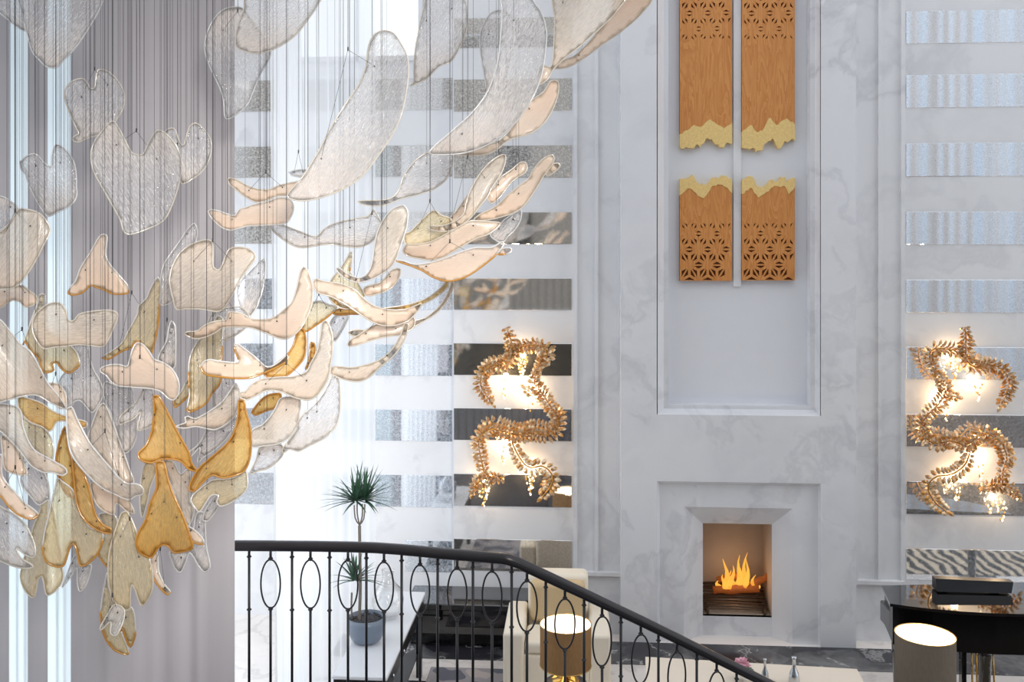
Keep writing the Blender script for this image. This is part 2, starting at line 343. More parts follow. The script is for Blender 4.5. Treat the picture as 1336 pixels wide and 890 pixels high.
def zebra():
    m, nt, out, N, L = nodes('striped rug'); p = N('BsdfPrincipled'); p.inputs['Roughness'].default_value = .9; tc = N('TexCoord'); w = N('TexWave'); w.inputs['Scale'].default_value = 2.2; w.inputs['Distortion'].default_value = 7; w.inputs['Detail'].default_value = 2; L(tc.outputs['Object'], w.inputs['Vector'])
    cr = N('ValToRGB'); e = cr.color_ramp.elements; e[0].position = .45; e[0].color = c4(srgb(34,32,34)); e[1].position = .55; e[1].color = c4(srgb(206,190,166)); L(w.outputs['Fac'], cr.inputs[0]); L(cr.outputs[0], p.inputs['Base Color']); L(p.outputs[0], out.inputs[0]); return m
mb = MB(); mb.box(2.9, 5.75, 0, 7.5, 7.7, .012, 0, .004)
tag(mb.build('rug', zebra(), origin=(5.2, 6.7, 0)), 'black and cream streaked rug under the piano, glimpsed in the lowest mirror strip', 'rug')
# side and rear walls (seen in the mirrors)
mb = MB(); mb.box(-9.2, -7, 0, -9, D+.75, ZT); struct(mb.build('wall_west', M['niche']))
M['rear'] = plain('rear wall taupe', srgb(158,152,144), .7, noise=.15, nscale=1.2)
M['dark'] = plain('dark doors and unlit openings', srgb(22,22,26), .4)
mb = MB(); mb.box(-9, -5.4, -.05, 16, -5.2, 12); struct(mb.build('wall_south', M['rear']))
mb = MB()
for (x0, x1, z0, z1) in ((-3.6,.5,.0,2.1),(-1.8,-1.15,4.3,5.3),(-2.0,-1.2,6.0,7.0),(6.9,8.9,.2,1.6),(8.6,9.3,2.0,2.9),(12.2,14,9.4,10.6)): mb.box(x0, -5.2, z0, x1, -5.12, z1)
struct(mb.build('wall_south_dark_openings', M['dark']))  # black slabs paint in dark doors and unlit doorways reflected by the strips
# gallery slab and rail on the rear wall
mb = MB(); mb.box(-5.5, -5.2, 2.35, 4.5, -3.6, 2.6); struct(mb.build('floor_gallery', M['marble_soft']))
# world
w = bpy.data.worlds.new('daylight'); SC.world = w; w.use_nodes = True
bg = w.node_tree.nodes['Background']; bg.inputs[0].default_value = (.93,.96,1.0,1); bg.inputs[1].default_value = 1.30
# ------------------------------------------------------------------ stair landing and railing
def lerp_tab(tab, x):
    if x <= tab[0][0]: 
        (a, b), (c, d) = tab[0], tab[1]
    else:
        for (a, b), (c, d) in zip(tab, tab[1:]):
            if x <= c: break
    return b + (d - b)*(x - a)/(c - a)
RY = [(250,711.5),(308,712),(400,712.6),(480,714),(530,717.5),(580,722.5),(625,726),(660,729),(675,734),(760,774),(840,812),(998,890),(1100,941)]
RD = [(250,5.72),(308,5.71),(480,5.68),(580,5.57),(660,5.47),(760,5.52),(998,5.9),(1100,6.1)]
def railpt(x): return at(x, lerp_tab(RY, x), lerp_tab(RD, x))
rail = empty('stair_railing', railpt(668) - Vector((0,0,.98)), 'black iron stair railing with oval rings curving down in front of the lobby', 'railing')
mb = MB(); path = [railpt(x) for x in [262,285,310,340,370,400,430,460,490,520,550,580,610,640,655,662,668,676,700,730,760,800,840,880,920,960,998,1040,1080]]
vs = []; n = 10; prof = [(-.028,-.022),(-.03,0),(-.026,.018),(-.014,.03),(.014,.03),(.026,.018),(.03,0),(.028,-.022),(.016,-.03),(-.016,-.03)]
for i, p in enumerate(path):
    t = (path[min(i+1, len(path)-1)] - path[max(i-1, 0)]).normalized(); s_ = t.cross(UP).normalized(); u_ = s_.cross(t).normalized()
    for a, b in prof: vs.append(p + s_*a + u_*b)
fs = [(i*n+k, (i+1)*n+k, (i+1)*n+(k+1)%n, i*n+(k+1)%n) for i in range(len(path)-1) for k in range(n)] + [tuple(range(n)), tuple((len(path)-1)*n+k for k in range(n-1,-1,-1))]
mb.add(vs, fs, 0, True); mb.build('handrail', M['handrail'], rail)
def knob(mb, p, s=1.0): mb.lathe(p, [(.004*s,-.014*s),(.011*s,-.006*s),(.0165*s,0),(.011*s,.006*s),(.004*s,.014*s)], 10, 0, True, False)
bars = [275,300,325,381,430,478,524,571,617,667.5,712,762,810,859,909,961,1010,1060]
for x in bars:
    p = railpt(x); mb = MB(); mb.tube([p - UP*.98, p - UP*.02], .0085, 8); mb.build('baluster', M['iron'], rail)
    bo = COL.objects[-1]
    for dz_ in (.068, .396): k = MB(); knob(k, p - UP*dz_); k.build('collar', M['iron'], bo)
ovals = [353,405,454,501,548,596.5,642,687.5,737,785.5,836,883,935,986,1036]
for x in ovals:
    p = railpt(x); t = (railpt(x+6) - railpt(x-6)); t.z = 0; t.normalize()
    mb = MB(); mb.tube([p - UP*.98, p - UP*.392], .0085, 8); bo = mb.build('baluster', M['iron'], rail); mb = MB(); mb.tube([p - UP*.086, p - UP*.02], .0085, 8); mb.build('upper_stub', M['iron'], bo)
    r = MB(); c = p - UP*.235
    r.tube([c + t*(.061*math.cos(a)) + UP*(.15*math.sin(a)) for a in [2*math.pi*i/36 for i in range(36)]], .0055, 8, closed=True); r.build('oval_ring', M['iron'], bo)
    for dz_ in (.078, .393): k = MB(); knob(k, p - UP*dz_); k.build('collar', M['iron'], bo)
M['carpet'] = plain('slate stair carpet', srgb(70,74,86), .9, noise=.2, nscale=30)
# landing and steps that carry the railing
q = [railpt(x) for x in (240,308,400,480,580,660)]
poly = [(p.x, p.y+.08) for p in q]; zl = q[0].z - .98
mb = MB(); mb.prism([(-3.6, 1.2)] + [(.35, 1.2)] + poly[::-1], 0, zl); struct(mb.build('floor_landing', M['carpet']))
mb = MB(); prev = railpt(668)
for i in range(7):
    a = railpt(668 + i*55); b = railpt(668 + (i+1)*55); dr = (b - a); dr.z = 0; L_ = dr.length; dr.normalize(); nn = dr.cross(UP)
    z = min(a.z, b.z) - .98; c = (a + b)/2 + nn*.7
    mb.obox(c, dr, nn, L_/2, .82, 0, z)
struct(mb.build('floor_steps', M['carpet']))
# ------------------------------------------------------------------ drapes
def pleated(name, x0, x1, d, ztop, zbot, mat, period, amp, label, grp=None, slant=None, seed=0, cat='curtain'):
    rr = random.Random(seed); mb = MB(); p0, p1 = at(x0, 340, d), at(x1, 340, d); dr = p1 - p0; L_ = dr.length; dr.normalize(); nn = Vector((-dr.y, dr.x, 0))
    n = max(8, int(L_/period*8)); cols = []
    ph = 0
    for i in range(n+1):
        s = L_*i/n; ph += (2*math.pi/8)*(1 + .35*math.sin(i*.37+seed))
        cols.append((s, amp*math.sin(ph)*(.6+.4*math.sin(i*.21+seed*2))))
    zs = [ztop, (ztop*2+zbot)/3, (ztop+zbot*2)/3, zbot + .2, zbot]; vs = []
    for j, z in enumerate(zs):
        for s, o in cols:
            sh = 0 if slant is None else slant*(ztop - z)/(ztop - zbot)*(s/L_)
            p = p0 + dr*(s + sh) + nn*(o*(1 + .12*math.sin(s*9+j))); vs.append((p.x, p.y, z))
    k = n + 1
    mb.add(vs, [(j*k+i, j*k+i+1, (j+1)*k+i+1, (j+1)*k+i) for j in range(len(zs)-1) for i in range(n)], 0, True)
    o = mb.build(name, mat, origin=(p0.x, p0.y, zbot)); return tag(o, label, cat, grp)
DD = 5.42
pleated('hanging_curtain', -60, 12, DD+.02, 7.2, .02, M['drape'], .12, .008, 'grey drape panel at the outer edge of the window, past the heart petals', 'grey drapes', seed=1)
pleated('hanging_curtain', 36, 62, DD+.02, 7.2, .02, M['drape'], .12, .008, 'narrow grey drape strip standing between two bright window gaps', 'grey drapes', seed=2)
pleated('hanging_curtain', 92, 306, DD, 7.2, .02, M['drape'], .13, .009, 'wide grey pleated drape hanging behind the glass petals, beside the stair rail', 'grey drapes', seed=3)
pleated('hanging_voile', -75, 130, DD+.16, 7.2, .02, M['voile'], .06, .012, 'blue white voile glowing with daylight behind the grey drape panels', seed=4)
def sheer_wall(stops, ztop, amp, period):
    mb = MB(); path = smooth(stops, .02); n = len(path)-1; vs = []; zs = [ztop, 4.5, 2.6, 1.2, .02]
    for z in zs:
        for i, p in enumerate(path):
            d = path[min(i+1,n)] - path[max(i-1,0)]; d.z = 0; d.normalize(); q = p + Vector((-d.y, d.x, 0))*(amp*math.sin(i*.02/period*6.283 + .8*math.sin(i*.02))*(.7+.3*math.sin(i*.03))) + d*(.4*(1-i/n)*(ztop-z)/ztop)
            vs.append((q.x, q.y, z))
    k = n+1; mb.add(vs, [(j*k+i, j*k+i+1, (j+1)*k+i+1, (j+1)*k+i) for j in range(len(zs)-1) for i in range(n)], 0, True)
    tag(mb.build('hanging_sheer', M['sheer'], origin=(stops[0].x, stops[0].y, .02)), 'tall white sheer curtain along the bright window beside the potted palm', 'curtain')
SHEER = [at(352, 340, 6.0), at(383, 340, 7.2), at(402, 340, 7.75), at(440, 340, 8.4), at(488, 340, 9.25)]
# ------------------------------------------------------------------ carved wood art panels
def pip(x, y, P):
    c = False; n = len(P); j = n-1
    for i in range(n):
        xi, yi = P[i]; xj, yj = P[j]
        if (yi > y) != (yj > y) and x < (xj-xi)*(y-yi)/(yj-yi) + xi: c = not c
        j = i
    return c
M['wood'] = None
def wood_mat():
    m, nt, out, N, L = nodes('honey wood'); p = N('BsdfPrincipled'); p.inputs['Roughness'].default_value = .5
    tc = N('TexCoord'); mp = N('Mapping'); mp.inputs['Scale'].default_value = (1, 1, .13); L(tc.outputs['Object'], mp.inputs[0])
    nz = N('TexNoise'); nz.inputs['Scale'].default_value = 9; nz.inputs['Detail'].default_value = 4; nz.inputs['Distortion'].default_value = 1.0; L(mp.outputs[0], nz.inputs['Vector'])
    ml = N('Math', operation='MULTIPLY'); ml.inputs[1].default_value = 9; L(nz.outputs['Fac'], ml.inputs[0]); fr = N('Math', operation='FRACT'); L(ml.outputs[0], fr.inputs[0])
    mx = N('Mix', data_type='RGBA'); mx.inputs[6].default_value = c4(srgb(216,150,84)); mx.inputs[7].default_value = c4(srgb(196,124,60)); L(fr.outputs[0], mx.inputs[0]); L(mx.outputs[2], p.inputs['Base Color']); L(p.outputs[0], out.inputs[0]); return m
M['wood'] = wood_mat(); M['hole_shade'] = plain('backing in painted hole shade', srgb(110,62,26), .7)  # dark brown backing colour stands for the shade inside the holes
YAF = NYB - .06
def art(x0, x1, flat_y, torn, bound, label, pat):           # torn / bound: lists of (fraction across, y px)
    xr = (x0 + x1)/2
    W = lambda fx, y: (XY(x0 + (x1-x0)*fx, YAF), ZY(xr, y, YAF))
    up = flat_y < torn[0][1]
    root = empty('carved_wall_panel', (XY(xr, YAF), NYB, min(W(0, flat_y)[1], W(0, torn[0][1])[1])), label, 'wall art', 'carved panels in the tall niche')
    edge = [W(*t) for t in bound]; a, b = W(0, flat_y), W(1, flat_y)
    P = [a] + edge + [b]
    # pierced star pattern
    s = 24.0*(XY(x1, YAF)-XY(x0, YAF))/(x1-x0); holes = []
    fz0, fz1 = W(0, pat[0])[1], W(0, pat[1])[1]            # full size at fz0, nothing at fz1
    hh = s*math.sqrt(3)/2; xl, xh = a[0], b[0]; zlo, zhi = sorted((a[1], fz1))
    for r_ in range(-1, int((zhi-zlo)/hh)+2):
        for c_ in range(-1, int((xh-xl)/s)+3):
            ox = xl + (c_ + (.5 if r_ % 2 else 0))*s + .004; oz = zlo + r_*hh
            for tri in (((ox,oz),(ox+s,oz),(ox+s/2,oz+hh)), ((ox,oz),(ox+s/2,oz+hh),(ox-s/2,oz+hh))):
                gx = sum(t[0] for t in tri)/3; gz = sum(t[1] for t in tri)/3
                for k in range(3):
                    t3 = [tri[k], tri[(k+1)%3], (gx, gz)]; mx_ = sum(t[0] for t in t3)/3; mz_ = sum(t[1] for t in t3)/3
                    f = (mz_ - fz1)/(fz0 - fz1)
                    if f < .06: continue
                    sc = .24 + .34*min(1, f)
                    h = [(mx_ + (t[0]-mx_)*sc, mz_ + (t[1]-mz_)*sc) for t in t3]
                    if all(xl+.006 < q[0] < xh-.006 and min(a[1], fz1)+.004 < q[1] < max(a[1], fz1)+.1 for q in h): holes.append(h)
    coords = [Vector(p) for p in P]; eds = [(i, (i+1) % len(P)) for i in range(len(P))]
    for h in holes:
        o = len(coords); coords += [Vector(t) for t in h]; eds += [(o, o+1), (o+1, o+2), (o+2, o)]
    v2, e2, f2, *_ = delaunay_2d_cdt(coords, eds, [], 0, 1e-6)
    keep = []
    for f in f2:
        gx = sum(v2[i].x for i in f)/len(f); gz = sum(v2[i].y for i in f)/len(f)
        if not pip(gx, gz, P): continue
        if any(abs(gx-h[0][0]) < s and abs(gz-h[0][1]) < s and pip(gx, gz, h) for h in holes): continue
        keep.append(f)
    mb = MB(); n = len(v2); vs = [(v.x, YAF, v.y) for v in v2] + [(v.x, YAF+.018, v.y) for v in v2]; fs = []; cnt = {}
    for f in keep:
        fs.append(tuple(f)); fs.append(tuple(i+n for i in reversed(f)))
        for i in range(len(f)):
            e = (f[i], f[(i+1) % len(f)]); cnt[e] = 1
    for (i, j) in list(cnt):
        if (j, i) not in cnt: fs.append((i, i+n, j+n, j))
    mb.add(vs, fs); mb.build('pierced_board', M['wood'], root)
    k = MB(); k.add([(x, YAF+.022, z) for x, z in P] + [(x, NYB, z) for x, z in P], [tuple(range(len(P)))] + [(i, (i+1)%len(P), len(P)+(i+1)%len(P), len(P)+i) for i in range(len(P))])
    plabel(k.build('backing', M['hole_shade'], root), 'backing coloured dark as hole shade')
    g = MB(); te = [W(*t) for t in torn]; G = edge + te[::-1]; m_ = len(G)
    g.add([(x, YAF-.006, z) for x, z in G] + [(x, NYB, z) for x, z in G], [tuple(range(m_)), tuple(range(2*m_-1, m_-1, -1))] + [(i, (i+1)%m_, m_+(i+1)%m_, m_+i) for i in range(m_)])
    plabel(g.build('gilded_edge', M['gold_leaf_pale'], root), 'torn gold leaf edge')
def jag(base, amp, seed, n=26, detail=.5, pts=None):
    rr = random.Random(seed); o = []
    for i in range(n+1):
        f = i/n; y = base
        if pts:
            for (a, b), (c, d) in zip(pts, pts[1:]):
                if a <= f <= c: y = b + (d-b)*(f-a)/(c-a); break
        o.append((f, y + rr.uniform(-amp, amp)*(1 if 0 < i < n else .4)))
    return o
art(887, 955, -60, jag(0, 2.6, 1, pts=[(0,192),(.2,193),(.4,190),(.55,180),(.7,187),(.77,195),(.9,187),(1,189)]), jag(0, 1.4, 2, pts=[(0,174),(.1,172),(.25,163),(.42,166),(.57,154),(.75,165),(.85,168),(1,160)]),
    'carved wood panel with torn gold lower edge, hung above and away from the piano', (-60, 58))
art(968, 1037, -60, jag(0, 2.6, 3, pts=[(0,193),(.15,194),(.35,198),(.45,185),(.6,182),(.7,195),(.82,185),(1,183)]), jag(0, 1.4, 4, pts=[(0,172),(.18,163),(.28,172),(.4,170),(.52,153),(.66,163),(.85,154),(1,163)]),
    'carved wood panel with torn gold lower edge, hung above on the piano side', (-60, 58))
art(887, 955, 366.5, jag(0, 2.0, 5, pts=[(0,233),(.25,229),(.37,240),(.5,242),(.6,234),(.85,229),(1,236)]), jag(0, 1.4, 6, pts=[(0,254),(.2,245),(.38,257),(.48,258),(.62,243),(.8,240),(1,252)]),
    'carved wood panel with torn gold upper edge, hung below and away from the piano', (366, 282))
art(968, 1037, 366, jag(0, 2.4, 7, pts=[(0,236),(.18,229),(.3,246),(.42,245),(.52,236),(.7,236),(.75,228),(.85,237),(1,233)]), jag(0, 1.4, 8, pts=[(0,253),(.18,245),(.3,258),(.45,252),(.6,244),(.8,243),(.9,254),(1,244)]),
    'carved wood panel with torn gold upper edge, hung below on the piano side', (366, 282))
# ------------------------------------------------------------------ fire
Yfm = D + .47; zb = sillz
def fx(x, y, Y=None): return onY(x, y, Y or Yfm)
gr = MB(); rr = random.Random(3)
for i in range(15):
    Y = Yi + .06 + i*.027; z = zb + .05 + i*.010 + rr.uniform(-.008, .008); xa, xb = sur1[0]+.02, sur1[2]-.02
    gr.tube([(xa, Y, z + rr.uniform(-.01,.02)), ((xa+xb)/2, Y+.01, z+.012), (xb, Y, z + rr.uniform(-.005,.015))], .0085, 6)
for x in (sur1[0]+.06, sur1[2]-.06): gr.box(x-.012, Yi+.05, zb+.001, x+.012, Yi+.44, zb+.06)
M['grate'] = plain('scorched rods', srgb(112,92,76), .4, .6, noise=.3)
tag(gr.build('fire_grate', M['grate'], origin=((sur1[0]+sur1[2])/2, Yi+.2, zb)), 'dark metal rod grate lying on the floor of the fireplace', 'grate')
M['log'] = plain('charred log', srgb(140,84,44), .9, noise=.5, nscale=30, emit=srgb(255,120,30), estr=.12)
LOGL = ['charred log under the flames, lying lowest and longest across the grate', 'short charred log propped on the fire side facing the piano', 'charred log crossing on top of the other logs within the flames']
for i, (a, b, r_, dy) in enumerate((((931,770),(990,768),.048,.0),((975,766),(1003,752),.042,.03),((936,757),(975,748),.04,.07))):
    l = MB(); A, B = fx(*a, Yfm+dy), fx(*b, Yfm+dy); l.tube([A.lerp(B, t) + Vector((0, .004*math.sin(9*t), .006*math.sin(14*t))) for t in [k/8 for k in range(9)]], [r_*(.85+.12*math.sin(5*k)) for k in range(9)], 10)
    tag(l.build('fire_log', M['log'], origin=A.lerp(B, .5)), LOGL[i], 'log', 'logs in the fireplace')
def flame_mat():
    m, nt, out, N, L = nodes('flame'); e = N('Emission'); at_ = N('Attribute', attribute_name='heat'); cr = N('ValToRGB')
    el = cr.color_ramp.elements; el[0].position = 0; el[0].color = (1.0,.44,.06,1); el[1].position = 1; el[1].color = (1,.72,.50,1)
    k = el.new(.35); k.color = (1,.66,.22,1)
    L(at_.outputs['Fac'], cr.inputs[0]); L(cr.outputs[0], e.inputs[0]); e.inputs[1].default_value = 1.25
    tr = N('BsdfTransparent'); mx = N('MixShader'); mr = N('MapRange'); mr.inputs['To Min'].default_value = .62; mr.inputs['To Max'].default_value = .30; L(at_.outputs['Fac'], mr.inputs['Value']); L(mr.outputs[0], mx.inputs[0])
    L(tr.outputs[0], mx.inputs[1]); L(e.outputs[0], mx.inputs[2]); L(mx.outputs[0], out.inputs[0]); return m
M['flame'] = flame_mat()
fl = empty('hearth_flame', fx(962, 768), 'orange flames licking up from the logs inside the marble fireplace', 'fire')
TONG = []
rr = random.Random(41)
for x0, y1, w, dx in ((943,749,5,1),(948,729,6,-2),(953,738,6,2),(957,744,7,-3),(962,724,6,3),(966,736,7,-2),(969,721,5.5,4),(973,727,5,1),(977,741,6,-2),(982,750,5,2),(938,757,5,-1),(987,757,4,1)):
    h = 768 - y1; pts = []
    for k in range(6):
        t = k/5; pts.append((x0 + dx*t*1.5 + 2.4*math.sin(t*5 + x0), 768 - h*t))
    TONG.append((pts, [w*.75, w, w*.8, w*.5, w*.26, .3], rr.uniform(-.06, .07)))
for pts, rs, dy in TONG:
    t = MB(); pp = [fx(*p, Yfm+dy) for p in pts]; fine = []; fr_ = []
    for i in range(len(pp)-1):
        for k in range(4): fine.append(pp[i].lerp(pp[i+1], k/4)); fr_.append((rs[i]+(rs[i+1]-rs[i])*k/4)*.0056)
    fine.append(pp[-1]); fr_.append(rs[-1]*.0056); t.tube(fine, fr_, 8); ob = t.build('flame_tongue', M['flame'], fl)
    ca = ob.data.attributes.new('heat', 'FLOAT', 'POINT'); z0, z1 = pp[0].z, pp[-1].z
    wl = world_loc(ob)
    for v in ob.data.vertices: ca.data[v.index].value = max(0, min(1, (v.co.z + wl.z - z0)/(ZY(962,720,Yfm) - z0)))
def lamp(name, loc, power, col, size=.05, parent=None, kind='POINT'):
    ld = bpy.data.lights.new(name, kind); ld.energy = power; ld.color = col; ld.shadow_soft_size = size
    o = bpy.data.objects.new(name, ld); COL.objects.link(o); o.location = loc
    if parent: attach(o, parent)
    return o
lamp('fire_glow', fx(962, 745, D+.4), 1.6, (1,.6,.3), .08)
# ------------------------------------------------------------------ gilded leaf sconces
def smooth(pts, step):
    out = []; n = len(pts)
    for i in range(n-1):
        p0, p1, p2, p3 = pts[max(i-1,0)], pts[i], pts[i+1], pts[min(i+2,n-1)]
        k = max(2, int((p2-p1).length/step*2))
        for j in range(k):
            t = j/k; out.append(.5*((2*p1) + (p2-p0)*t + (2*p0-5*p1+4*p2-p3)*t*t + (3*p1-p0-3*p2+p3)*t*t*t))
    out.append(pts[-1]); res = [out[0]]; acc = 0
    for a, b in zip(out, out[1:]):
        acc += (b-a).length
        if acc >= step: res.append(b); acc = 0
    return res
sheer_wall(SHEER, 7.4, .03, .2)
def leaf(mb, p, d, n, L_, W_):
    s_ = d.cross(n).normalized(); n = s_.cross(d).normalized()
    b = len(mb.v); P = lambda a, c, e: p + d*(L_*a) + s_*(W_*c) + n*(W_*e)
    vs = [P(0,0,0), P(.28,.44,.1), P(.72,.44,.16), P(1,0,.05), P(.72,-.44,.16), P(.28,-.44,.1), P(.5,0,.42), P(.5,0,-.12)]
    mb.add(vs, [(0,1,6),(1,2,6),(2,3,6),(3,4,6),(4,5,6),(5,0,6),(1,0,7),(2,1,7),(3,2,7),(4,3,7),(5,4,7),(0,5,7)], 0, False)
def sconce(scale, ox, oy, branches, lights, label, seed):
    rr = random.Random(seed); Ys = YA - .17
    T = lambda p, dy=0: onY(ox + p[0]/scale, oy + p[1]/scale, Ys + dy)
    root = empty('leaf_wall_sconce', T(branches[0][0][0]) + Vector((0, .17, 0)), label, 'wall light', 'gilded leaf wall lights')
    for pts, dens, rad in branches:
        pp = smooth([T(p, .02*math.sin(i*1.7)) for i, p in enumerate(pts)], .036)
        st = MB(); st.tube(pp, .008, 6); v_ = st.build('vine_stem', M['vine'], root)
        g = MB()
        for i, p in enumerate(pp):
            t = (pp[min(i+1, len(pp)-1)] - pp[max(i-1, 0)]).normalized(); f = Vector((0,-1,0)); s_ = t.cross(f).normalized(); f = s_.cross(t).normalized()
            fall = min(1, .55 + .12*min(i, len(pp)-1-i))
            angs = [0, 180] if dens == 1 else [0, 180, 62, 118]
            for a in angs:
                a = math.radians(a + rr.uniform(-14, 14)); o = s_*math.cos(a) + f*math.sin(a)
                d = (o*rad[0] + t*rad[1] + Vector((rr.uniform(-.15,.15), rr.uniform(-.15,.15), rr.uniform(-.15,.15)))).normalized()
                nn = (f*.8 + o.cross(t)*.6).normalized() if dens == 1 else (t*.5 + f*.6 + o*.2).normalized()
                leaf(g, p + o*.012, d, nn, rr.uniform(.078,.092)*fall, rr.uniform(.046,.054))
        d = pp[-1] - pp[-2]; leaf(g, pp[-1], d.normalized(), Vector((0,-1,0)), .1, .045)
        g.build('leaf_garland', M['leaf_gold'], v_)
    for (x, y, big) in lights:
        c = T((x, y), .03); m_ = MB(); mc = MB()
        for k in range(26 if big else 14):
            h = rr.random(); r_ = (.055 if big else .04)*(1-h)**.8; a = rr.uniform(0, 6.28)
            q = c + Vector((r_*math.cos(a), r_*math.sin(a), .07 - h*.2)); s_ = .011
            (m_ if k % 2 else mc).add([q+Vector((s_,0,0)), q+Vector((-s_,0,0)), q+Vector((0,s_,0)), q+Vector((0,-s_,0)), q+Vector((0,0,s_*1.3)), q+Vector((0,0,-s_*1.3))],
                  [(0,2,4),(2,1,4),(1,3,4),(3,0,4),(2,0,5),(1,2,5),(3,1,5),(0,3,5)])
        cl = m_.build('crystal_cluster', M['crystal'], root); plabel(cl, 'glowing crystal beads')
        mc.build('gold_bead', M['gold'], cl)
        lamp('sconce_glow', c + Vector((0, .06, .08)), 3.0, (1,.72,.42), .03, root)
brL = [([(165,690),(140,580),(140,525),(180,492),(230,500),(290,515),(350,508),(415,515),(452,488),(455,440),(425,400),(392,350),(360,310),(368,262)],2,(1,.25)),
       ([(368,262),(385,225),(412,200),(395,165),(350,155),(290,170),(265,195)],2,(1,.25)),
       ([(245,85),(258,110),(268,150),(272,200),(240,232),(180,242),(148,275),(145,315),(165,352),(186,382)],2,(1,.3)),
       ([(270,545),(300,605),(340,645),(395,640),(432,678),(422,725),(388,765)],1,(1,.35)),
       ([(240,690),(200,685),(165,690),(130,710),(112,750)],2,(1,.3)), ([(345,345),(325,330)],1,(1,.3))]
sconce(3.07, 580, 400, brL, [(310,235,1),(240,318,0),(345,375,0),(235,585,0),(345,705,1),(155,755,1)], 'gold leaf wall light winding over the mirror strips farther from the piano', 11)
brR = [([(440,690),(440,640),(455,580),(430,530),(370,490),(300,535),(240,520),(175,530),(128,490),(130,440),(175,395),(212,350),(212,300),(185,260)],2,(1,.25)),
       ([(185,260),(160,215),(165,168),(225,165),(270,180),(290,200)],2,(1,.25)),
       ([(293,80),(297,120),(297,170),(300,210),(335,235),(390,225),(440,245),(466,290),(452,340),(432,382)],2,(1,.3)),
       ([(315,555),(295,610),(245,648),(180,660),(150,700),(180,760),(222,792)],1,(1,.35)),
       ([(345,705),(400,695),(440,690),(470,705),(500,740)],2,(1,.3)), ([(240,345),(262,350)],1,(1,.3))]
sconce(2.966, 1160, 400, brR, [(255,232,1),(345,315,0),(222,395,0),(355,620,0),(262,712,1),(435,785,1)], 'gold leaf wall light winding over the mirror strips above the grand piano', 12)
# ------------------------------------------------------------------ console with palm
TZ = .78
pA, pB = onZ(541, 772, TZ), onZ(505, 884, TZ); xr_ = pB.x; xl_ = XY(452, 7.25); ya, yb = pA.y, pB.y
con = empty('console_table', ((xl_+xr_)/2, (ya+yb)/2, 0), 'long white topped console table with black frame carrying the potted palm', 'table')
m_ = MB(); m_.box(xl_, yb, TZ-.03, xr_, ya, TZ, 0, .006); m_.build('table_top', M['table_white'], con)
m_ = MB(); m_.box(xl_+.01, yb+.01, TZ-.16, xr_-.012, ya-.01, TZ-.031); m_.build('apron', M['black'], con)
for (x, y) in ((xl_+.05,yb+.05),(xr_-.05,yb+.05),(xl_+.05,ya-.05),(xr_-.05,ya-.05)):
    m_ = MB(); m_.box(x-.025, y-.025, 0, x+.025, y+.025, TZ-.16); m_.build('leg', M['black'], con)
m_ = MB(); m_.box(xl_+.06, yb+.06, .2, xr_-.06, ya-.06, .225); m_.build('shelf', M['black'], con)
for y in (yb+.25, yb+.7):
    m_ = MB(); m_.lathe((0,0,0), [(.0,0),(.014,.004),(.016,.014),(.008,.02)], 10); k = m_.build('knob', M['silver'], con); k.rotation_euler = (0, math.pi/2, 0); k.location = Vector((xr_-.012, y, TZ-.1)) - Vector(con.location)
pc = onZ(474, 845, TZ); pc.y += .12
palm = empty('potted_palm', pc, 'dracaena palm with spiky crown in blue grey pot on white console', 'plant')
m_ = MB(); m_.lathe(pc, [(.085,.0),(.125,.03),(.15,.09),(.158,.16),(.155,.205),(.145,.205),(.142,.17)], 24); m_.build('pot', M['pot'], palm)
m_ = MB(); m_.lathe(pc, [(.145,.165),(.10,.18),(.0,.185)], 20); rr = random.Random(5)
for k in range(70):
    a = rr.uniform(0, 6.28); r_ = .135*math.sqrt(rr.random()); q = pc + Vector((r_*math.cos(a), r_*math.sin(a), .185)); s_ = rr.uniform(.01,.018)
    m_.add([q+Vector(v)*s_ for v in ((1,0,0),(-1,0,0),(0,1,0),(0,-1,0),(0,0,.7),(0,0,-.7))], [(0,2,4),(2,1,4),(1,3,4),(3,0,4),(2,0,5),(1,2,5),(3,1,5),(0,3,5)])
m_.build('pebble_topping', M['soil'], palm)
dpt = (pc - CAM).dot(FW)
P_ = lambda x, y, o=0: at(x, y, dpt) + FW*o
def trunk(pts, rs):
    m_ = MB(); m_.tube(smooth([P_(*p) for p in pts], .03), rs, 8); return m_.build('trunk', M['bark'], palm)
trunk([(468.5,812),(470,770),(469.5,720),(469,683)], .013)
for q in ([(469,685),(464,678),(462.5,668),(462,655)],[(469,685),(467,676),(466,668),(466,655)],[(469,685),(472,677),(473,668),(472.5,656)],[(469,685),(474,679),(475.5,670),(476,656)]): trunk(q, .006)
trunk([(459,812),(458.5,790),(459,770)], .008)
def crown(c, n, Lm, seed, droop):
    rr = random.Random(seed); m_ = MB()
    for k in range(n):
        az = rr.uniform(0, 6.28); el = rr.uniform(.02, 1.35); L_ = Lm*rr.uniform(.75,1.1); d = Vector((math.cos(az)*math.cos(el), math.sin(az)*math.cos(el), math.sin(el)))
        s_ = d.cross(UP).normalized(); p = Vector(c) + d*.01; pts = []
        for j in range(6):
            t = j/5; q = p + d*(L_*t) - UP*(droop*L_*t*t*math.cos(el)); wd = .0125*(1-t**1.6)*(0.55+1.2*min(t*3,.45)); pts.append((q + s_*wd, q - UP*.004*(1-t), q - s_*wd))
        vs = [v for tr_ in pts for v in tr_]; fs = []
        for j in range(5): a = j*3; fs += [(a,a+1,a+4,a+3),(a+1,a+2,a+5,a+4)]
        m_.add(vs, fs, 0, True)
    return m_
for q, sd in ((P_(464,654,.0), 21),(P_(475,654,.03), 22)): crown(q, 46, .335, sd, .22).build('leaf_crown', M['leaf'], palm)
crown(P_(463,758,.0), 34, .28, 23, .3).build('leaf_crown', M['leaf'], palm)
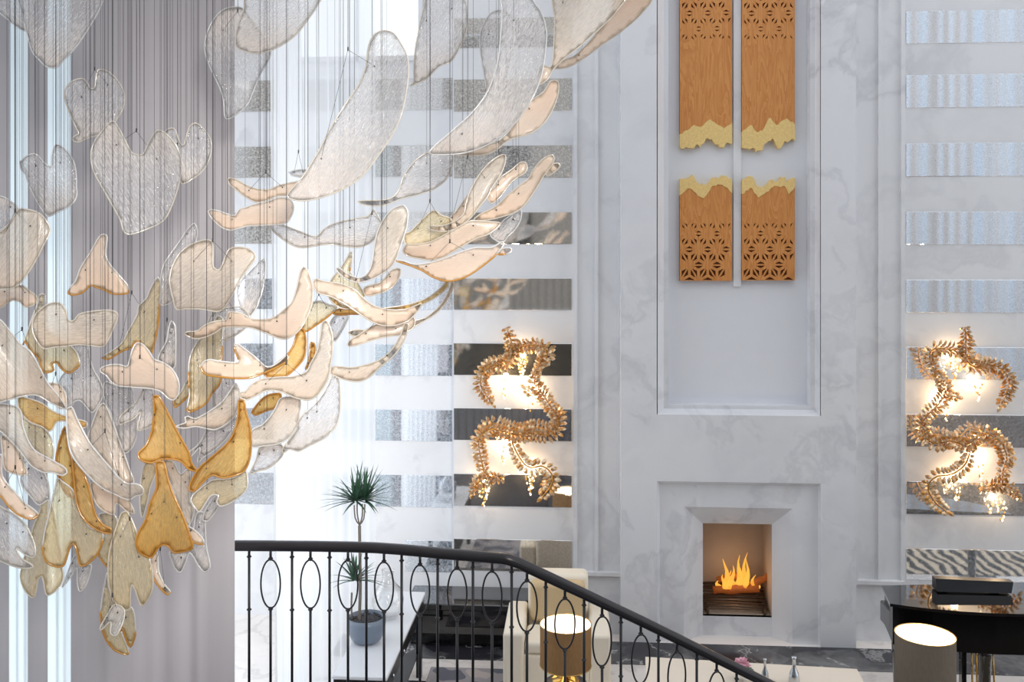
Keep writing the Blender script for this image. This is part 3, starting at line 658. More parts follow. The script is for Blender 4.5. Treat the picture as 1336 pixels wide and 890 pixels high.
vc = onZ(506, 806, TZ)
m_ = MB(); m_.lathe(vc, [(.06,.0),(.10,.03),(.135,.10),(.14,.17),(.115,.25),(.06,.31),(.045,.36),(.055,.42),(.052,.42),(.041,.36),(.056,.31),(.11,.25),(.134,.17),(.13,.10),(.095,.034),(.0,.012)], 28, cap=False)
tag(m_.build('glass_vase', M['glass'], origin=vc), 'round clear glass vase standing behind the palm pot on the console', 'vase')
bx = onZ(462, 880, TZ)
# low black bench along the wall
b0, b1 = XY(531, YA-.45), XY(662, YA-.45)
ben = empty('low_bench', ((b0+b1)/2, YA-.3, 0), 'low glossy black bench against the banded wall behind the railing', 'bench')
m_ = MB(); m_.box(b0, YA-.56, .38, b1+.5, YA-.04, .45, 0, .01); m_.build('bench_top', M['piano'], ben)
m_ = MB(); m_.box(b0+.02, YA-.50, .03, b1+.48, YA-.05, .38); m_.build('bench_base', M['piano'], ben)
m_ = MB(); m_.box(b0+.04, YA-.46, .0, b1+.46, YA-.08, .03); m_.build('plinth', M['black'], ben)
# rug
def rug_mat():
    m, nt, out, N, L = nodes('mottled rug'); p = N('BsdfPrincipled'); p.inputs['Roughness'].default_value = .9; tc = N('TexCoord'); vz = N('TexNoise'); vz.inputs['Scale'].default_value = 3.5; vz.inputs['Detail'].default_value = 1; L(tc.outputs['Object'], vz.inputs['Vector'])
    cr = N('ValToRGB'); cr.color_ramp.interpolation = 'CONSTANT'; e = cr.color_ramp.elements; e[0].color = c4(srgb(96,98,110)); e[1].position = .46; e[1].color = c4(srgb(150,146,150)); k = e.new(.58); k.color = c4(srgb(176,168,166)); L(vz.outputs['Fac'], cr.inputs[0]); L(cr.outputs[0], p.inputs['Base Color']); L(p.outputs[0], out.inputs[0]); return m
ra, rb = onZ(524, 869, .01), onZ(664, 869, .01)
m_ = MB(); m_.box(max(ra.x, xr_+.03), 5.9, .0, rb.x, ra.y, .012, 0, .004); tag(m_.build('rug', rug_mat(), origin=((ra.x+rb.x)/2, 7, 0)), 'mottled grey rug on the white floor in front of black bench', 'rug')
# ------------------------------------------------------------------ armchair and lamps
cf = onZ(656, 826, .62); chd = (cf - CAM).dot(FW)
ca, cb = at(656, 340, chd), at(797, 340, chd); wch = (cb - ca).length
ch = empty('armchair', ((ca.x+cb.x)/2, ca.y+.45, 0), 'cream armchair with tan back cushion behind the railing and drum lamp', 'armchair')
X0, X1, Yc = ca.x, cb.x, ca.y
def soft(name, x0, y0, z0, x1, y1, z1, mat, w):
    m_ = MB(); m_.box(x0, y0, z0, x1, y1, z1); o = m_.build(name, M[mat], ch); b = o.modifiers.new('round', 'BEVEL'); b.width = w; b.segments = 4
    for p in o.data.polygons: p.use_smooth = True
    n = o.modifiers.new('normals', 'WEIGHTED_NORMAL'); n.keep_sharp = False
soft('seat', X0+.17, Yc+.03, .12, X1-.17, Yc+.75, .42, 'cream', .03)
for x in (X0, X1-.185): soft('arm', x, Yc, .05, x+.185, Yc+.8, .62, 'cream', .035)
soft('backrest', X0+.19, Yc+.63, .1, X1-.19, Yc+.86, .93, 'cream', .05)
soft('back_cushion', X0+.22, Yc+.47, .53, X1-.22, Yc+.63, .90, 'tan', .05)
soft('seat_cushion', X0+.19, Yc+.03, .42, X1-.19, Yc+.47, .53, 'cream', .04)
for x, y in ((X0+.04,Yc+.04),(X1-.04,Yc+.04),(X0+.06,Yc+.76),(X1-.06,Yc+.76)):
    m_ = MB(); m_.box(x-.02, y-.02, 0, x+.02, y+.02, .06); m_.build('leg', M['black'], ch)
M['bulb'] = emitter('lamp bulb', (1,.93,.80), 14)
def drum_mat(n, a, see):
    m, nt, out, N, L = nodes(n); tc = N('TexCoord'); nz = N('TexNoise'); nz.inputs['Scale'].default_value = 60; mp = N('Mapping'); mp.inputs['Scale'].default_value = (1,1,.3); L(tc.outputs['Object'], mp.inputs[0]); L(mp.outputs[0], nz.inputs['Vector'])
    mx = N('Mix', data_type='RGBA'); mx.inputs[6].default_value = c4([c*.85 for c in a]); mx.inputs[7].default_value = c4([min(1,c*1.15) for c in a]); L(nz.outputs['Fac'], mx.inputs[0])
    d = N('BsdfDiffuse'); t = N('BsdfTranslucent'); L(mx.outputs[2], d.inputs[0]); L(mx.outputs[2], t.inputs[0]); s_ = N('MixShader'); s_.inputs[0].default_value = see; L(d.outputs[0], s_.inputs[1]); L(t.outputs[0], s_.inputs[2]); L(s_.outputs[0], out.inputs[0]); return m
M['lining'] = plain('white shade lining', (.95,.93,.88), .7)
def drum_lamp(x, ytop, wpx, dia, hgt, mat, label, starburst, tz):
    d = dia*FPX/wpx; top = at(x, ytop, d); c = Vector((top.x, top.y, top.z - hgt)); r_ = dia/2
    root = empty('table_lamp', (c.x, c.y, tz), label, 'lamp', 'drum shade lamps')
    m_ = MB(); m_.lathe(c, [(r_,0),(r_,hgt)], 40, cap=False); sh = m_.build('lamp_shade', mat, root)
    m_ = MB(); m_.lathe(c, [(r_-.006,.002),(r_-.006,hgt-.002)], 40, cap=False); plabel(m_.build('shade_lining', M['lining'], sh), 'white shade lining')
    for z in (0, hgt):
        m_ = MB(); m_.tube([c + Vector((r_*math.cos(a), r_*math.sin(a), z)) for a in [2*math.pi*k/40 for k in range(40)]], .004, 6, closed=True); m_.build('shade_hoop', M['brass'], sh)
    m_ = MB(); m_.lathe(c + UP*(hgt*.42), [(.0,0),(.035,.02),(.045,.06),(.03,.1),(.0,.115)], 14); m_.build('bulb', M['bulb'], root)
    m_ = MB(); m_.lathe((c.x,c.y,tz+.001), [(.11,0),(.11,.02),(.03,.035),(.012,.06)], 24); m_.build('base', M['brass'], root)
    m_ = MB(); m_.tube([(c.x,c.y,tz+.03), (c.x,c.y,c.z+hgt*.42)], .012, 10); m_.build('stem', M['brass'], root)
    if starburst:
        m_ = MB()
        for k in range(14):
            a = 2*math.pi*k/14; q = Vector((c.x, c.y, c.z-.06)); dv = Vector((math.cos(a), math.sin(a), .25*(1 if k % 2 else -1))).normalized(); leaf(m_, q, dv, UP, .13, .05)
        m_.build('starburst', M['brass'], root)
    lamp('lamp_light', c + UP*(hgt*.75), 11, (1,.86,.66), .05, root)
    return c, r_
def side_table(c, z, label):
    root = empty('side_table', (c.x, c.y, 0), label, 'table', 'round side tables')
    m_ = MB(); m_.lathe((c.x,c.y,z-.025), [(.0,0),(.17,0),(.18,.012),(.17,.025),(.0,.025)], 32, cap=False); m_.build('table_top', M['black'], root)
    m_ = MB(); m_.lathe((c.x,c.y,0), [(.14,0),(.14,.015),(.03,.03),(.025,z-.026)], 24); m_.build('pedestal', M['brass'], root)
c, r_ = drum_lamp(738, 814, 67, .42, .335, drum_mat('brown shade', srgb(186,150,108), .45), 'brown drum shade lamp with gold starburst beside the cream armchair', True, .45)
side_table(c, .45, 'round black side table under the brown starburst lamp')
c, r_ = drum_lamp(1207, 828, 74, .44, .44, drum_mat('grey shade', srgb(150,140,128), .45), 'grey drum shade lamp glowing in front of the grand piano', False, .5)
side_table(c, .5, 'round black side table under the grey lamp before the piano')
# ------------------------------------------------------------------ cream dining table with vases
tz = .74
q0, q1, q2 = onZ(842, 857, tz), onZ(1118, 873, tz), onZ(1118, 930, tz)
dv = (q1 - q0); dl = dv.length; dv.normalize(); nv = Vector((dv.y, -dv.x, 0))
dt = empty('dining_table', q0 + dv*dl/2 + nv*.4 - UP*tz, 'long cream stone table below the fireplace carrying flowers and silver vases', 'table')
m_ = MB(); m_.obox(q0 + dv*dl/2 + nv*.42, dv, nv, dl/2, .42, tz-.04, tz); m_.build('table_top', M['table_cream'], dt)
for sgn in (-1, 1):
    m_ = MB(); m_.obox(q0 + dv*(dl/2 + sgn*dl*.38) + nv*.42, dv, nv, .05, .34, 0, tz-.04); m_.build('leg', M['black'], dt)
def vase(x, y, h, r_, label):
    c = onZ(x, y, tz); m_ = MB(); m_.lathe(c, [(r_*1.3,0),(r_*1.5,h*.12),(r_*1.2,h*.4),(r_*.5,h*.6),(r_*.45,h*.9),(r_*.7,h)], 16)
    tag(m_.build('bottle_vase', M['silver'], origin=c), label, 'vase', 'silver vases on the cream table'); return c
vase(998, 889, .17, .02, 'slim silver vase on the cream table closest to the pink flower')
vase(1036, 892, .20, .028, 'taller silver vase on the cream table toward the piano')
fc = onZ(968, 889, tz)
fw = empty('flower_posy', fc, 'pink flower posy with green leaves on the cream table behind handrail', 'flowers')
m_ = MB(); m_.lathe(fc, [(.03,0),(.04,.03),(.035,.07)], 14); m_.build('cup', M['glass'], fw)
m_ = MB(); rr = random.Random(9)
for k in range(40):
    d = Vector((rr.uniform(-1,1), rr.uniform(-1,1), rr.uniform(.0,1.2))).normalized(); leaf(m_, fc + UP*.11 + d*.02, d, UP, .055, .045)
m_.build('blossom', M['pink'], fw)
m_ = MB()
for k in range(10):
    a = rr.uniform(0, 6.28); d = Vector((math.cos(a), math.sin(a), .2)).normalized(); leaf(m_, fc + UP*.07, d, UP, .09, .05)
m_.build('leaves', M['leaf'], fw)
# ------------------------------------------------------------------ grand piano
pz = 1.02
lid = [onZ(x, y, pz) for x, y in ((1150,764),(1153,770),(1161,787.5),(1185,791),(1215,794.5),(1255,798),(1300,800.5),(1345,801.5),(1400,800),(1440,796),(1470,786),(1480,775),(1470,757))]
cxp = sum(p.x for p in lid)/len(lid); cyp = sum(p.y for p in lid)/len(lid)
pn = empty('grand_piano', (cxp, cyp, 0), 'black lacquered grand piano beneath the leaf sconce, its closed lid mirroring the room', 'piano')
poly = [(p.x, p.y) for p in lid][::-1]
poly = poly if sum(a[0]*b[1]-b[0]*a[1] for a, b in zip(poly, poly[1:]+poly[:1])) > 0 else poly[::-1]
m_ = MB(); m_.prism(poly, pz-.025, pz); m_.build('lid', M['piano'], pn)
ins = [(cxp + (x-cxp)*.975, cyp + (y-cyp)*.96) for x, y in poly]
m_ = MB(); m_.prism(ins, pz-.34, pz-.026); m_.build('case', M['piano_case'], pn)
e0 = onZ(1150, 764, pz)
m_ = MB(); m_.box(e0.x-.02, e0.y-.42, pz-.30, e0.x+.10, e0.y-.02, pz-.12, 0, .01); m_.build('key_block', M['piano'], pn)
md0, md1 = onZ(1222, 774, pz), onZ(1320, 773, pz)
m_ = MB(); L0 = md1.x - md0.x
m_.add([(md0.x+.01, md0.y, pz+.012),(md1.x-.03, md0.y, pz+.012),(md1.x, md0.y+.03, pz+.10),(md0.x+.003, md0.y+.03, pz+.115),(md0.x+.01, md0.y+.13, pz+.012),(md1.x-.03, md0.y+.13, pz+.012),(md1.x, md0.y+.11, pz+.10),(md0.x+.003, md0.y+.11, pz+.115)],
       [(0,1,2,3),(5,4,7,6),(4,0,3,7),(1,5,6,2),(3,2,6,7),(4,5,1,0)])
m_.box(md0.x+.06, md0.y+.04, pz, md0.x+.10, md0.y+.16, pz+.013); m_.box(md1.x-.16, md0.y+.04, pz, md1.x-.12, md0.y+.16, pz+.013)
m_.build('music_desk', M['black'], pn)
lp = [onZ(1161, 787, pz), onZ(1290, 797, pz), onZ(1455, 768, pz)]
for p, off in zip(lp, ((.08,.02),(.02,.12),(-.1,-.05))):
    m_ = MB(); m_.lathe((p.x+off[0], p.y+off[1], 0), [(.03,0),(.03,.05),(.022,.06),(.04,.1),(.05,.55),(.058,.6),(.058,pz-.34)], 12); m_.build('leg', M['piano'], pn)
ly = onZ(1282, 790, pz); ly.y += .2
m_ = MB(); m_.box(ly.x-.14, ly.y-.05, .06, ly.x+.14, ly.y+.05, .12, 0, .01); m_.box(ly.x-.10, ly.y-.03, .12, ly.x-.06, ly.y+.03, pz-.34); m_.box(ly.x+.06, ly.y-.03, .12, ly.x+.10, ly.y+.03, pz-.34); m_.build('pedal_lyre', M['piano'], pn)
m_ = MB()
for k in (-.17, -.02, .02, .17): m_.tube([(ly.x+k, ly.y-.06, .0 if abs(k) > .1 else .1), (ly.x+k*.9, ly.y-.02, pz-.3)], .008, 8)
plabel(m_.build('lyre_rod', M['brass'], pn), 'thin brass rods')
# ------------------------------------------------------------------ gallery rail and drapes behind the viewer (seen only in the mirrors)
gl = empty('gallery_railing', (0, -3.7, 2.6), 'black iron gallery railing seen only as a reflection in the mirror strips', 'railing')
m_ = MB(); m_.box(-5.4, -3.73, 3.52, 4.4, -3.67, 3.58, 0, .01); m_.build('handrail', M['iron'], gl)
for i in range(48):
    m_ = MB(); m_.tube([(-5.3+i*.2,-3.7,2.6), (-5.3+i*.2,-3.7,3.52)], .014, 6); m_.build('baluster', M['iron'], gl)
def rear_drape():
    m, nt, out, N, L = nodes('rear drape with painted daylight'); d = N('BsdfPrincipled'); d.inputs['Roughness'].default_value = .9; tc = N('TexCoord'); mp = N('Mapping'); mp.inputs['Scale'].default_value = (4.5,0,0); L(tc.outputs['Object'], mp.inputs[0]); nz = N('TexNoise'); nz.inputs['Scale'].default_value = 1.6; nz.inputs['Detail'].default_value = 2; L(mp.outputs[0], nz.inputs['Vector'])
    cr = N('ValToRGB'); e = cr.color_ramp.elements; e[0].position = .44; e[0].color = c4(srgb(214,232,250)); e[1].position = .58; e[1].color = c4(srgb(196,182,168)); L(nz.outputs['Fac'], cr.inputs[0]); L(cr.outputs[0], d.inputs['Base Color']); L(d.outputs[0], out.inputs[0]); return m  # pale blue stripes paint in window light behind sheer cloth
def rear(name, x0, x1, mat, label, amp, seed):
    m_ = MB(); n = int((x1-x0)/.04); vs = []
    for z in (11.5, .02):
        for i in range(n+1): x = x0 + (x1-x0)*i/n; vs.append((x, -4.9 + amp*math.sin(i*.9+seed)*(.7+.3*math.sin(i*.23)), z))
    m_.add(vs, [(i, i+1, n+2+i, n+1+i) for i in range(n)], 0, True); tag(m_.build(name, mat, origin=((x0+x1)/2, -4.9, .02)), label, 'curtain')
rear('hanging_curtain', 6.8, 15.5, rear_drape(), 'taupe drapes with daylight painted as pale blue stripes, reflected above the piano', .06, 1)
rear('hanging_curtain', -7.6, -3.7, M['voile'], 'bright white drapes seen reflected in strips behind the palm', .06, 2)
# ------------------------------------------------------------------ chandelier of hanging glass petals
S7, S5, S3, SH = 7.417, 5.5625, 3.708, 4.944
CROP = {'z':(0,0,1),'A':(0,0,S5),'B':(0,160,S7),'C':(0,250,S7),'D':(0,350,S7),'E':(0,440,S7),'F':(0,530,S7),'G':(0,620,S7),'H':(0,700,SH),
 'I':(120,270,S7),'J':(120,370,S7),'K':(120,470,S7),'L':(160,560,S7),'M':(120,640,S7),'N':(260,200,S7),'O':(260,320,S7),'P':(240,400,S7),
 'Q':(240,500,S7),'R':(360,300,S7),'S':(360,390,S7),'T':(320,460,S7),'U':(460,240,S7),'V':(560,190,S7),'W':(540,260,S7),'X':(620,0,S5),
 'a':(0,0,S3),'b':(240,0,S3),'c':(520,0,S3),'d':(0,220,S3),'e':(240,190,S3),'f':(440,190,S3)}
M['petal_clear'] = petal_mat('rippled clear glass', (1.0,.985,.98), (.99,.985,.99), .27, (1,.99,.98), .42, .2, .75, .7, (.98,.88,.80))
M['petal_cream'] = petal_mat('peach frosted glass', (.98,.84,.72), (.98,.93,.89), .62, (1,.90,.76), .25, .07, .05, .04, (.98,.80,.66))
M['petal_tea'] = petal_mat('rippled tea glass', (.98,.89,.79), (.97,.94,.90), .42, (1,.90,.76), .30, .12, .26, .12, (.97,.82,.69))
M['petal_champagne'] = petal_mat('champagne glass', (.97,.86,.63), (.98,.94,.82), .28, (.97,.78,.40), .25, .14, .4, .2, (.95,.80,.58))
M['petal_amber'] = petal_mat('amber glass', (.98,.72,.32), (.98,.84,.54), .38, (.88,.46,.06), .15, .12, .35, .25, (.90,.58,.18))
M['rim_white'] = rim_mat('painted edge light bead', (1,1,1), .08)  # white colour paints the bright lit edge of clear glass
M['rim_peach'] = rim_mat('peach bead', (1,.94,.85), .15)
M['rim_amber'] = rim_mat('amber bead', (.86,.44,.06), .25)
M['rim_tea'] = rim_mat('tea bead', (.98,.91,.80), .2)
# code; depth; glass; rim; label; lobes (each: crop letter then x,y pairs in that crop's pixels; '~' marks a lobe of another glass)
PET = [
('4.1','clear','white','large clear petal hanging high, its pointed tip down with a dark pin',['A130,-40 165,120 190,230 235,375 290,440 340,485 405,490 470,430 560,330 640,210 700,110 750,0 790,-120 500,-180 200,-130']),
('4.5','clear','white','clear petal tucked behind the big pointed petal at the frame corner',['A-80,-90 -60,40 0,95 60,145 130,200 175,222 230,235 260,100 230,-40 100,-130']),
('4.3','clear','peach','small heart shaped glass petal hanging highest over the drape',['a405,382 440,430 455,428 475,338 520,345 570,390 600,450 597,520 570,570 540,610 480,650 425,668 375,688 350,675 365,655 380,650 355,590 330,530 312,470 318,425 350,392']),
('4.3','clear','white','tulip notched clear petal hanging alone before the bright window gap',['B195,370 215,365 245,330 340,302 430,390 490,425 500,320 540,210 590,225 660,290 710,370 735,470 740,620 745,690 720,760 640,830 560,865 465,908 420,860 330,710 280,600 240,490 215,470 197,420']),
('3.95','clear','peach','wide heart petal with deep notch, largest heart of the chandelier',['z147,158 155,167 172.6,199.6 178,202 186,201.7 194,186 206,170 216,174 229,189 237,210 237,220 233,241.6 224,268.5 214,287 194,298 164.5,305 156,285 137.5,252 121,220 118.7,199.6 122.7,186 132,172.6']),
('4.2','clear','peach','half hidden notched petal peeping out behind the largest heart',['a795,640 840,620 870,690 885,705 920,610 945,595 990,630 1022,690 1015,760 985,820 940,860 880,888 860,800 830,720']),
('4.6','clear','white','clear spade petal with narrow flat foot behind the high dome petal',['b225,35 280,38 330,100 420,250 410,290 370,360 340,430 310,500 260,550 205,575 190,480 175,430 120,310 100,240 105,180 140,100 185,50']),
('4.2','clear','peach','high dome shaped petal cut by the top, pinned at its low corner',['b300,-60 290,40 265,110 250,180 252,225 285,245 340,258 400,250 470,220 540,170 600,95 650,20 690,-70 500,-140']),
('3.9','clear','peach','long banana shaped rippled petal rising upright, with sparkles near its foot',['b965,148 1010,158 1050,210 1080,270 1086,350 1075,450 1050,560 1010,650 950,740 860,855 780,910 700,945 600,970 530,967 500,950 540,895 570,860 640,750 720,600 790,490 850,400 880,320 890,240 905,190 930,160']),
('4.6','clear','peach','oval rippled petal with flat peach foot beside the banana petal',['c140,-20 115,60 95,150 80,240 72,330 70,400 55,415 130,385 200,320 250,300 290,240 325,160 335,90 320,0 240,-60']),
('4.5','clear','white','narrow clear oval half covered by the great drooping petal',['c500,48 450,60 415,110 395,170 395,250 410,350 420,430 395,430 390,442 410,452 440,440 500,420 540,300 560,150 540,70']),
('3.9','clear','white','great drooping rippled petal sweeping down to a point with two pins',['c500,-60 500,60 495,150 485,260 460,370 420,460 350,550 250,640 150,740 240,748 340,735 450,690 540,620 600,550 650,470 690,370 710,250 715,150 690,60 650,0 640,-60']),
('4.1','tea','peach','broad rippled petal reaching out of the top toward the chimney breast',['c755,-60 755,100 750,220 745,290 735,325 690,315 670,410 720,385 745,340 800,285 870,230 960,150 1050,60 1120,-60']),
('4.3','cream','peach','slim outer petal trailing under the broad petal toward the chimney breast',['c1230,-20 1180,60 1080,150 980,220 900,280 820,325 750,332 735,325 800,290 850,270 950,170 1030,60 1080,-60']),
('4.2','cream','peach','upturned peach petal with gold edge just under the great drooping petal',['c600,520 700,445 740,390 770,395 772,450 745,530 700,600 640,645 570,665 530,680 480,720 430,745 350,752 265,747 280,738 400,708 480,683 520,650 560,600']),
('4.35','clear','peach','rounded petal drooping into a flat peach lip below the drooping petal point',['f540,40 450,30 380,70 320,150 300,210 260,255 100,270 110,280 180,293 240,285 310,258 400,235 470,210 530,160 560,80 560,45']),
('4.3','cream','peach','upper of two fish shaped petals floating below the banana petal',['N275,245 300,240 350,250 460,310 560,345 680,350 760,315 860,290 960,270 1010,255 960,330 860,405 750,415 690,440 620,465 560,475 440,420 340,340 285,290']),
('4.1','cream','white','lower fish shaped peach petal with round rippled tail',['N85,560 110,545 190,560 280,590 345,602 380,550 470,515 560,485 650,470 730,440 800,425 880,450 910,500 900,590 850,670 780,690 680,695 570,700 470,705 390,725 300,745 230,725 140,650 100,600']),
('4.6','clear','white','tiny clear petal tip poking out behind the foot of the banana petal',['N865,185 900,170 1050,165 1040,225 960,230 890,210']),
('4.3','clear','peach','long clear and peach fish petal pointing at the round tailed one',['e410,370 450,375 560,415 640,440 670,410 720,380 840,350 890,340 915,310 940,340 955,380 940,430 900,470 850,492 780,488 700,478 640,485 565,495 520,480 460,440 420,400']),
('3.95','tea','white','rippled petal standing up from a curled hook foot, midway along the sweep',['e1065,290 1082,320 1080,380 1050,480 1010,580 960,620 900,650 840,662 770,635 735,595 745,590 790,620 850,640 890,615 910,560 920,490 935,420 970,350 1010,305']),
('4.2','cream','peach','short peach scoop hanging right under the hook footed petal',['e870,690 950,660 1010,600 1045,595 1040,640 1000,690 930,720 875,725']),
('4.2','champagne','amber','pale gold winged petal with an amber pointed ear behind the peach ribbon',['R520,520 560,440 600,400 640,340 690,260 720,210 740,215 735,330 715,400 760,450 800,520 850,640 700,640 560,600']),
('3.9','cream','peach','thick peach ribbon petal with long amber arm reaching toward the chimney breast',['e625,655 640,645 670,655 760,670 830,700 870,740 920,775 1000,795 1080,790 1150,765 1130,800 1080,850 1000,872 930,862 860,822 800,780 720,735 640,705','~amber e960,790 1080,770 1180,735 1250,680 1275,650 1280,675 1220,732 1110,787 1020,805','~amber e700,733 720,735 750,760 800,778 850,786 800,790 760,786 725,765']),
('4.0','champagne','amber','pale gold petal with thick amber hem draped behind the peach swoosh',['S255,270 300,160 320,60 420,20 520,60 590,80 540,140 460,205 380,260 290,315 240,300']),
('4.05','amber','amber','short straight amber petal seen edge on under the peach ribbon',['S540,135 590,105 700,88 800,90 845,140 720,148 600,155']),
('3.75','cream','amber','peach horned petal with amber hem and golden fin, central in chandelier',['P165,585 185,540 240,515 330,525 450,540 525,535 500,450 485,365 510,355 560,390 680,480 810,587 900,550 1000,470 1000,520 780,640 640,690 480,695 350,680 220,660 180,630','~amber P780,660 900,550 1000,465 1060,370 1085,280 1100,230 1150,215 1175,280 1180,400 1160,500 1080,600 980,675 870,690']),
('4.1','champagne','amber','tall champagne petal with bright amber hem hanging behind the horned petal',['z284,412 290,415 290,440 289,475 287,500 277,513 270,525 257,534 245,537 247,515 246,490 247,470 252,455 260,443 270,432 277,425']),
('3.8','cream','peach','long peach swoosh petal rising to an upright rippled tip',['z392.8,352.4 396,348 401.6,353 405.6,364.5 408,376.6 407,395.5 401.6,411.7 394.8,425 385,436 374.8,441.8 365,442 354.6,437.8 342.5,433 326,427.6 310,427 291,427.6 279,435 267,440 253.5,441.8 244,437.8 240,435 245,433 257.5,431.7 269.7,423 283,419 295,417.5 298,408 315.5,409.4 326,415.5 337,417 352,416 361,412 372,402.7 380,395.5 386.7,376.6']),
('4.2','clear','white','clear leaf with three ribs at its tip behind the notched fish petal',['O625,125 640,150 635,300 600,480 540,630 480,690 420,640 380,560 375,400 470,270 570,170']),
('3.85','tea','peach','big fish heart petal with V notch hanging under the largest heart',['d1020,350 1035,480 1060,490 1110,390 1160,380 1215,395 1238,430 1210,470 1160,540 1120,620 1065,688 980,680 900,678 855,680 835,620 820,540 835,470 870,410 930,365']),
('4.3','clear','white','slender clear blade rising out behind the big fish heart petal',['d940,265 955,300 945,360 870,450 830,500 825,600 835,640 780,660 775,560 790,470 820,420 870,350 910,290']),
('4.1','champagne','amber','tall slanted champagne petal with amber feet above the gull winged petal',['J640,-60 665,0 655,200 640,400 600,600 570,680 500,600 430,560 380,620 300,650 200,710 150,735 100,715 130,690 240,620 300,560 340,480 440,290 450,220 530,140 560,60']),
('4.1','cream','amber','bell shaped peach petal with bright amber foot hanging alone before the drape',['d490,320 515,322 512,420 530,460 580,520 620,570 622,600 590,607 540,605 500,585 465,575 440,565 400,600 345,612 330,605 340,575 365,545 390,480 440,400 470,345']),
('3.8','tea','peach','gull winged petal with two pins and a bright highlight on its round wing',['D550,330 600,350 640,410 660,500 710,510 760,450 850,425 960,410 1090,412 1140,440 1135,490 1090,600 1000,755 880,748 760,740 640,755 520,765 430,780 380,740 330,650 310,560 330,470 400,390 470,345']),
('3.8','tea','peach','large shield shaped petal cut by the frame edge, above the gull winged one',['C-150,420 0,390 60,340 130,250 180,172 290,178 370,205 440,270 482,350 480,400 420,520 350,660 270,790 190,890 120,935 0,945 -150,940']),
('4.2','cream','peach','peach flipper petal sticking out below the large shield petal',['D-60,200 150,180 210,165 290,220 365,290 350,340 290,370 240,375 200,330 120,310 60,350 10,380 -60,400']),
('4.4','clear','white','clear sliver of petal behind the top corner of the large shield petal',['C-80,60 10,45 100,90 180,165 130,260 60,330 -80,400']),
('4.05','champagne','amber','fan petal with wavy amber hem hanging behind the gull winged petal',['z51,385 58,384 58,400 62,430 93,452 100,460 103,468 104,475 97,483 89,487 81,482 73,473 67.5,474 70,483 59,486.5 55,484 50,467 40,457.5 32,445 30,450 38,425.5 44.5,408 50,393']),
('3.7','tea','white','huge rippled bell petal at the frame edge with sparkling ridges',['z-20,410 0,417 8,425.5 17.5,437.6 28,450 40,459 54,484.5 63,500.7 75.5,515.5 86,533 67,526 47,515.5 25.6,518 11,522 -20,525']),
('4.0','cream','peach','smooth peach tongue petal emerging from behind the huge rippled bell',['E470,445 560,455 620,520 640,600 640,680 580,690 500,600 440,520 430,460']),
('3.75','amber','peach','amber leaf petal lying flat right below the huge rippled bell',['z25,518 35,519.5 54,526 70,537 86,543 102,547.5 113,551 113,557 100,558 88,550 73,551 70,558 64,563 55,557 40,551 31,543 25,533']),
('4.2','clear','white','clear fishtail petal hanging from behind the gull winged petal',['E700,80 850,80 870,200 900,300 970,430 1000,540 960,640 890,730 850,690 770,610 710,630 690,690 650,700 640,540 570,450 620,350 690,300 760,200']),
('4.25','clear','white','clear curtain like petal hanging straight under the hammerhead petal',['K130,210 250,255 385,268 405,380 430,520 437,660 420,780 370,870 320,900 290,840 240,700 180,500 140,420 110,320']),
('4.1','clear','peach','white crescent petal crossing behind the first amber trumpet',['K500,275 585,285 590,450 585,630 520,665 445,680 440,640 470,500 400,570 330,600 265,625 265,560 350,470 430,400 470,330']),
('3.75','cream','white','hammerhead shaped peach petal spreading two lobes above the amber trumpets',['K600,-10 680,20 770,80 830,180 845,260 830,340 790,385 740,370 660,300 560,275 400,262 250,245 190,215 140,150 80,110 80,85 150,50 260,42 340,60 360,10 390,-100 430,-165 480,-160 550,-90']),
('4.0','clear','white','narrow clear blade pointing up beside the hammerhead petal',['J770,362 800,400 810,500 810,620 790,820 720,800 640,740 670,650 720,560 745,420']),
('4.2','champagne','amber','small curl with amber underside beside the rounded end of hammerhead petal',['K930,180 940,330 890,390 800,455 790,390 860,310 900,230']),
('3.8','tea','white','tea coloured swoosh petal above the big amber leaf',['Q500,0 540,60 530,220 490,320 400,400 300,450 220,440 120,420 0,435 -80,420 -30,400 20,380 10,330 40,320 100,345 200,300 280,250 370,180 430,100 470,40']),
('3.65','amber','amber','amber trumpet petal flaring wide, the upper of two amber trumpets',['z201,516 206,516.5 214,529 222.5,545.5 232,564 239.5,577.5 246,589.7 250,604.5 256.4,614.6 246,612 235.5,602 222,599 207,600 198,604 182,599 180,592 190,581.6 196,568 198,561.7 201,537']),
('3.6','amber','amber','big smooth amber leaf with dark orange edge beside the stair rail end',['z312.8,521.6 317.5,522 321,537.8 325.6,554 327.6,581 325.8,599 319,614 305.6,620.7 289.4,623.4 277,620 262.5,631.5 253,641 247,639.5 250,627.4 260,611 274.6,597.8 299,575.5 307.4,558 310.8,540']),
('3.75','champagne','white','shell like champagne petal curling under the big amber leaf',['L680,640 860,500 900,490 1080,470 1190,400 1210,480 1200,580 1100,680 940,745 910,700 930,640 860,640 800,720 740,800 690,740 660,690']),
('3.9','clear','white','short straight clear petal bar slanting below the champagne shell',['L920,640 940,720 860,850 820,890 780,890 790,810 860,690']),
('4.0','clear','white','milky clear petal glimpsed between tea swoosh and big amber leaf',['z271,561 290,558 300,550 308,541 309,548 303,562 291,577 279,588 265,597 258,604 261,584 247,597 246,591 257,582 265,571']),
('3.55','amber','amber','lower amber trumpet petal with speckled notch foot',['z204.5,603 212.6,602.5 219,624.7 224,640 236,667 244,687 249.4,704.7 251,715.5 238.6,720 226.5,721 220,713 211.7,711 205,717 197.5,727.6 190,726 180.7,719.5 177,707 180.7,695 190,678 195.5,657.5 204.5,635.5']),
('3.9','champagne','white','champagne sliver petal hidden behind the neck of the lower amber trumpet',['L230,320 300,330 320,420 270,560 240,700 190,860 170,760 170,560 190,420']),
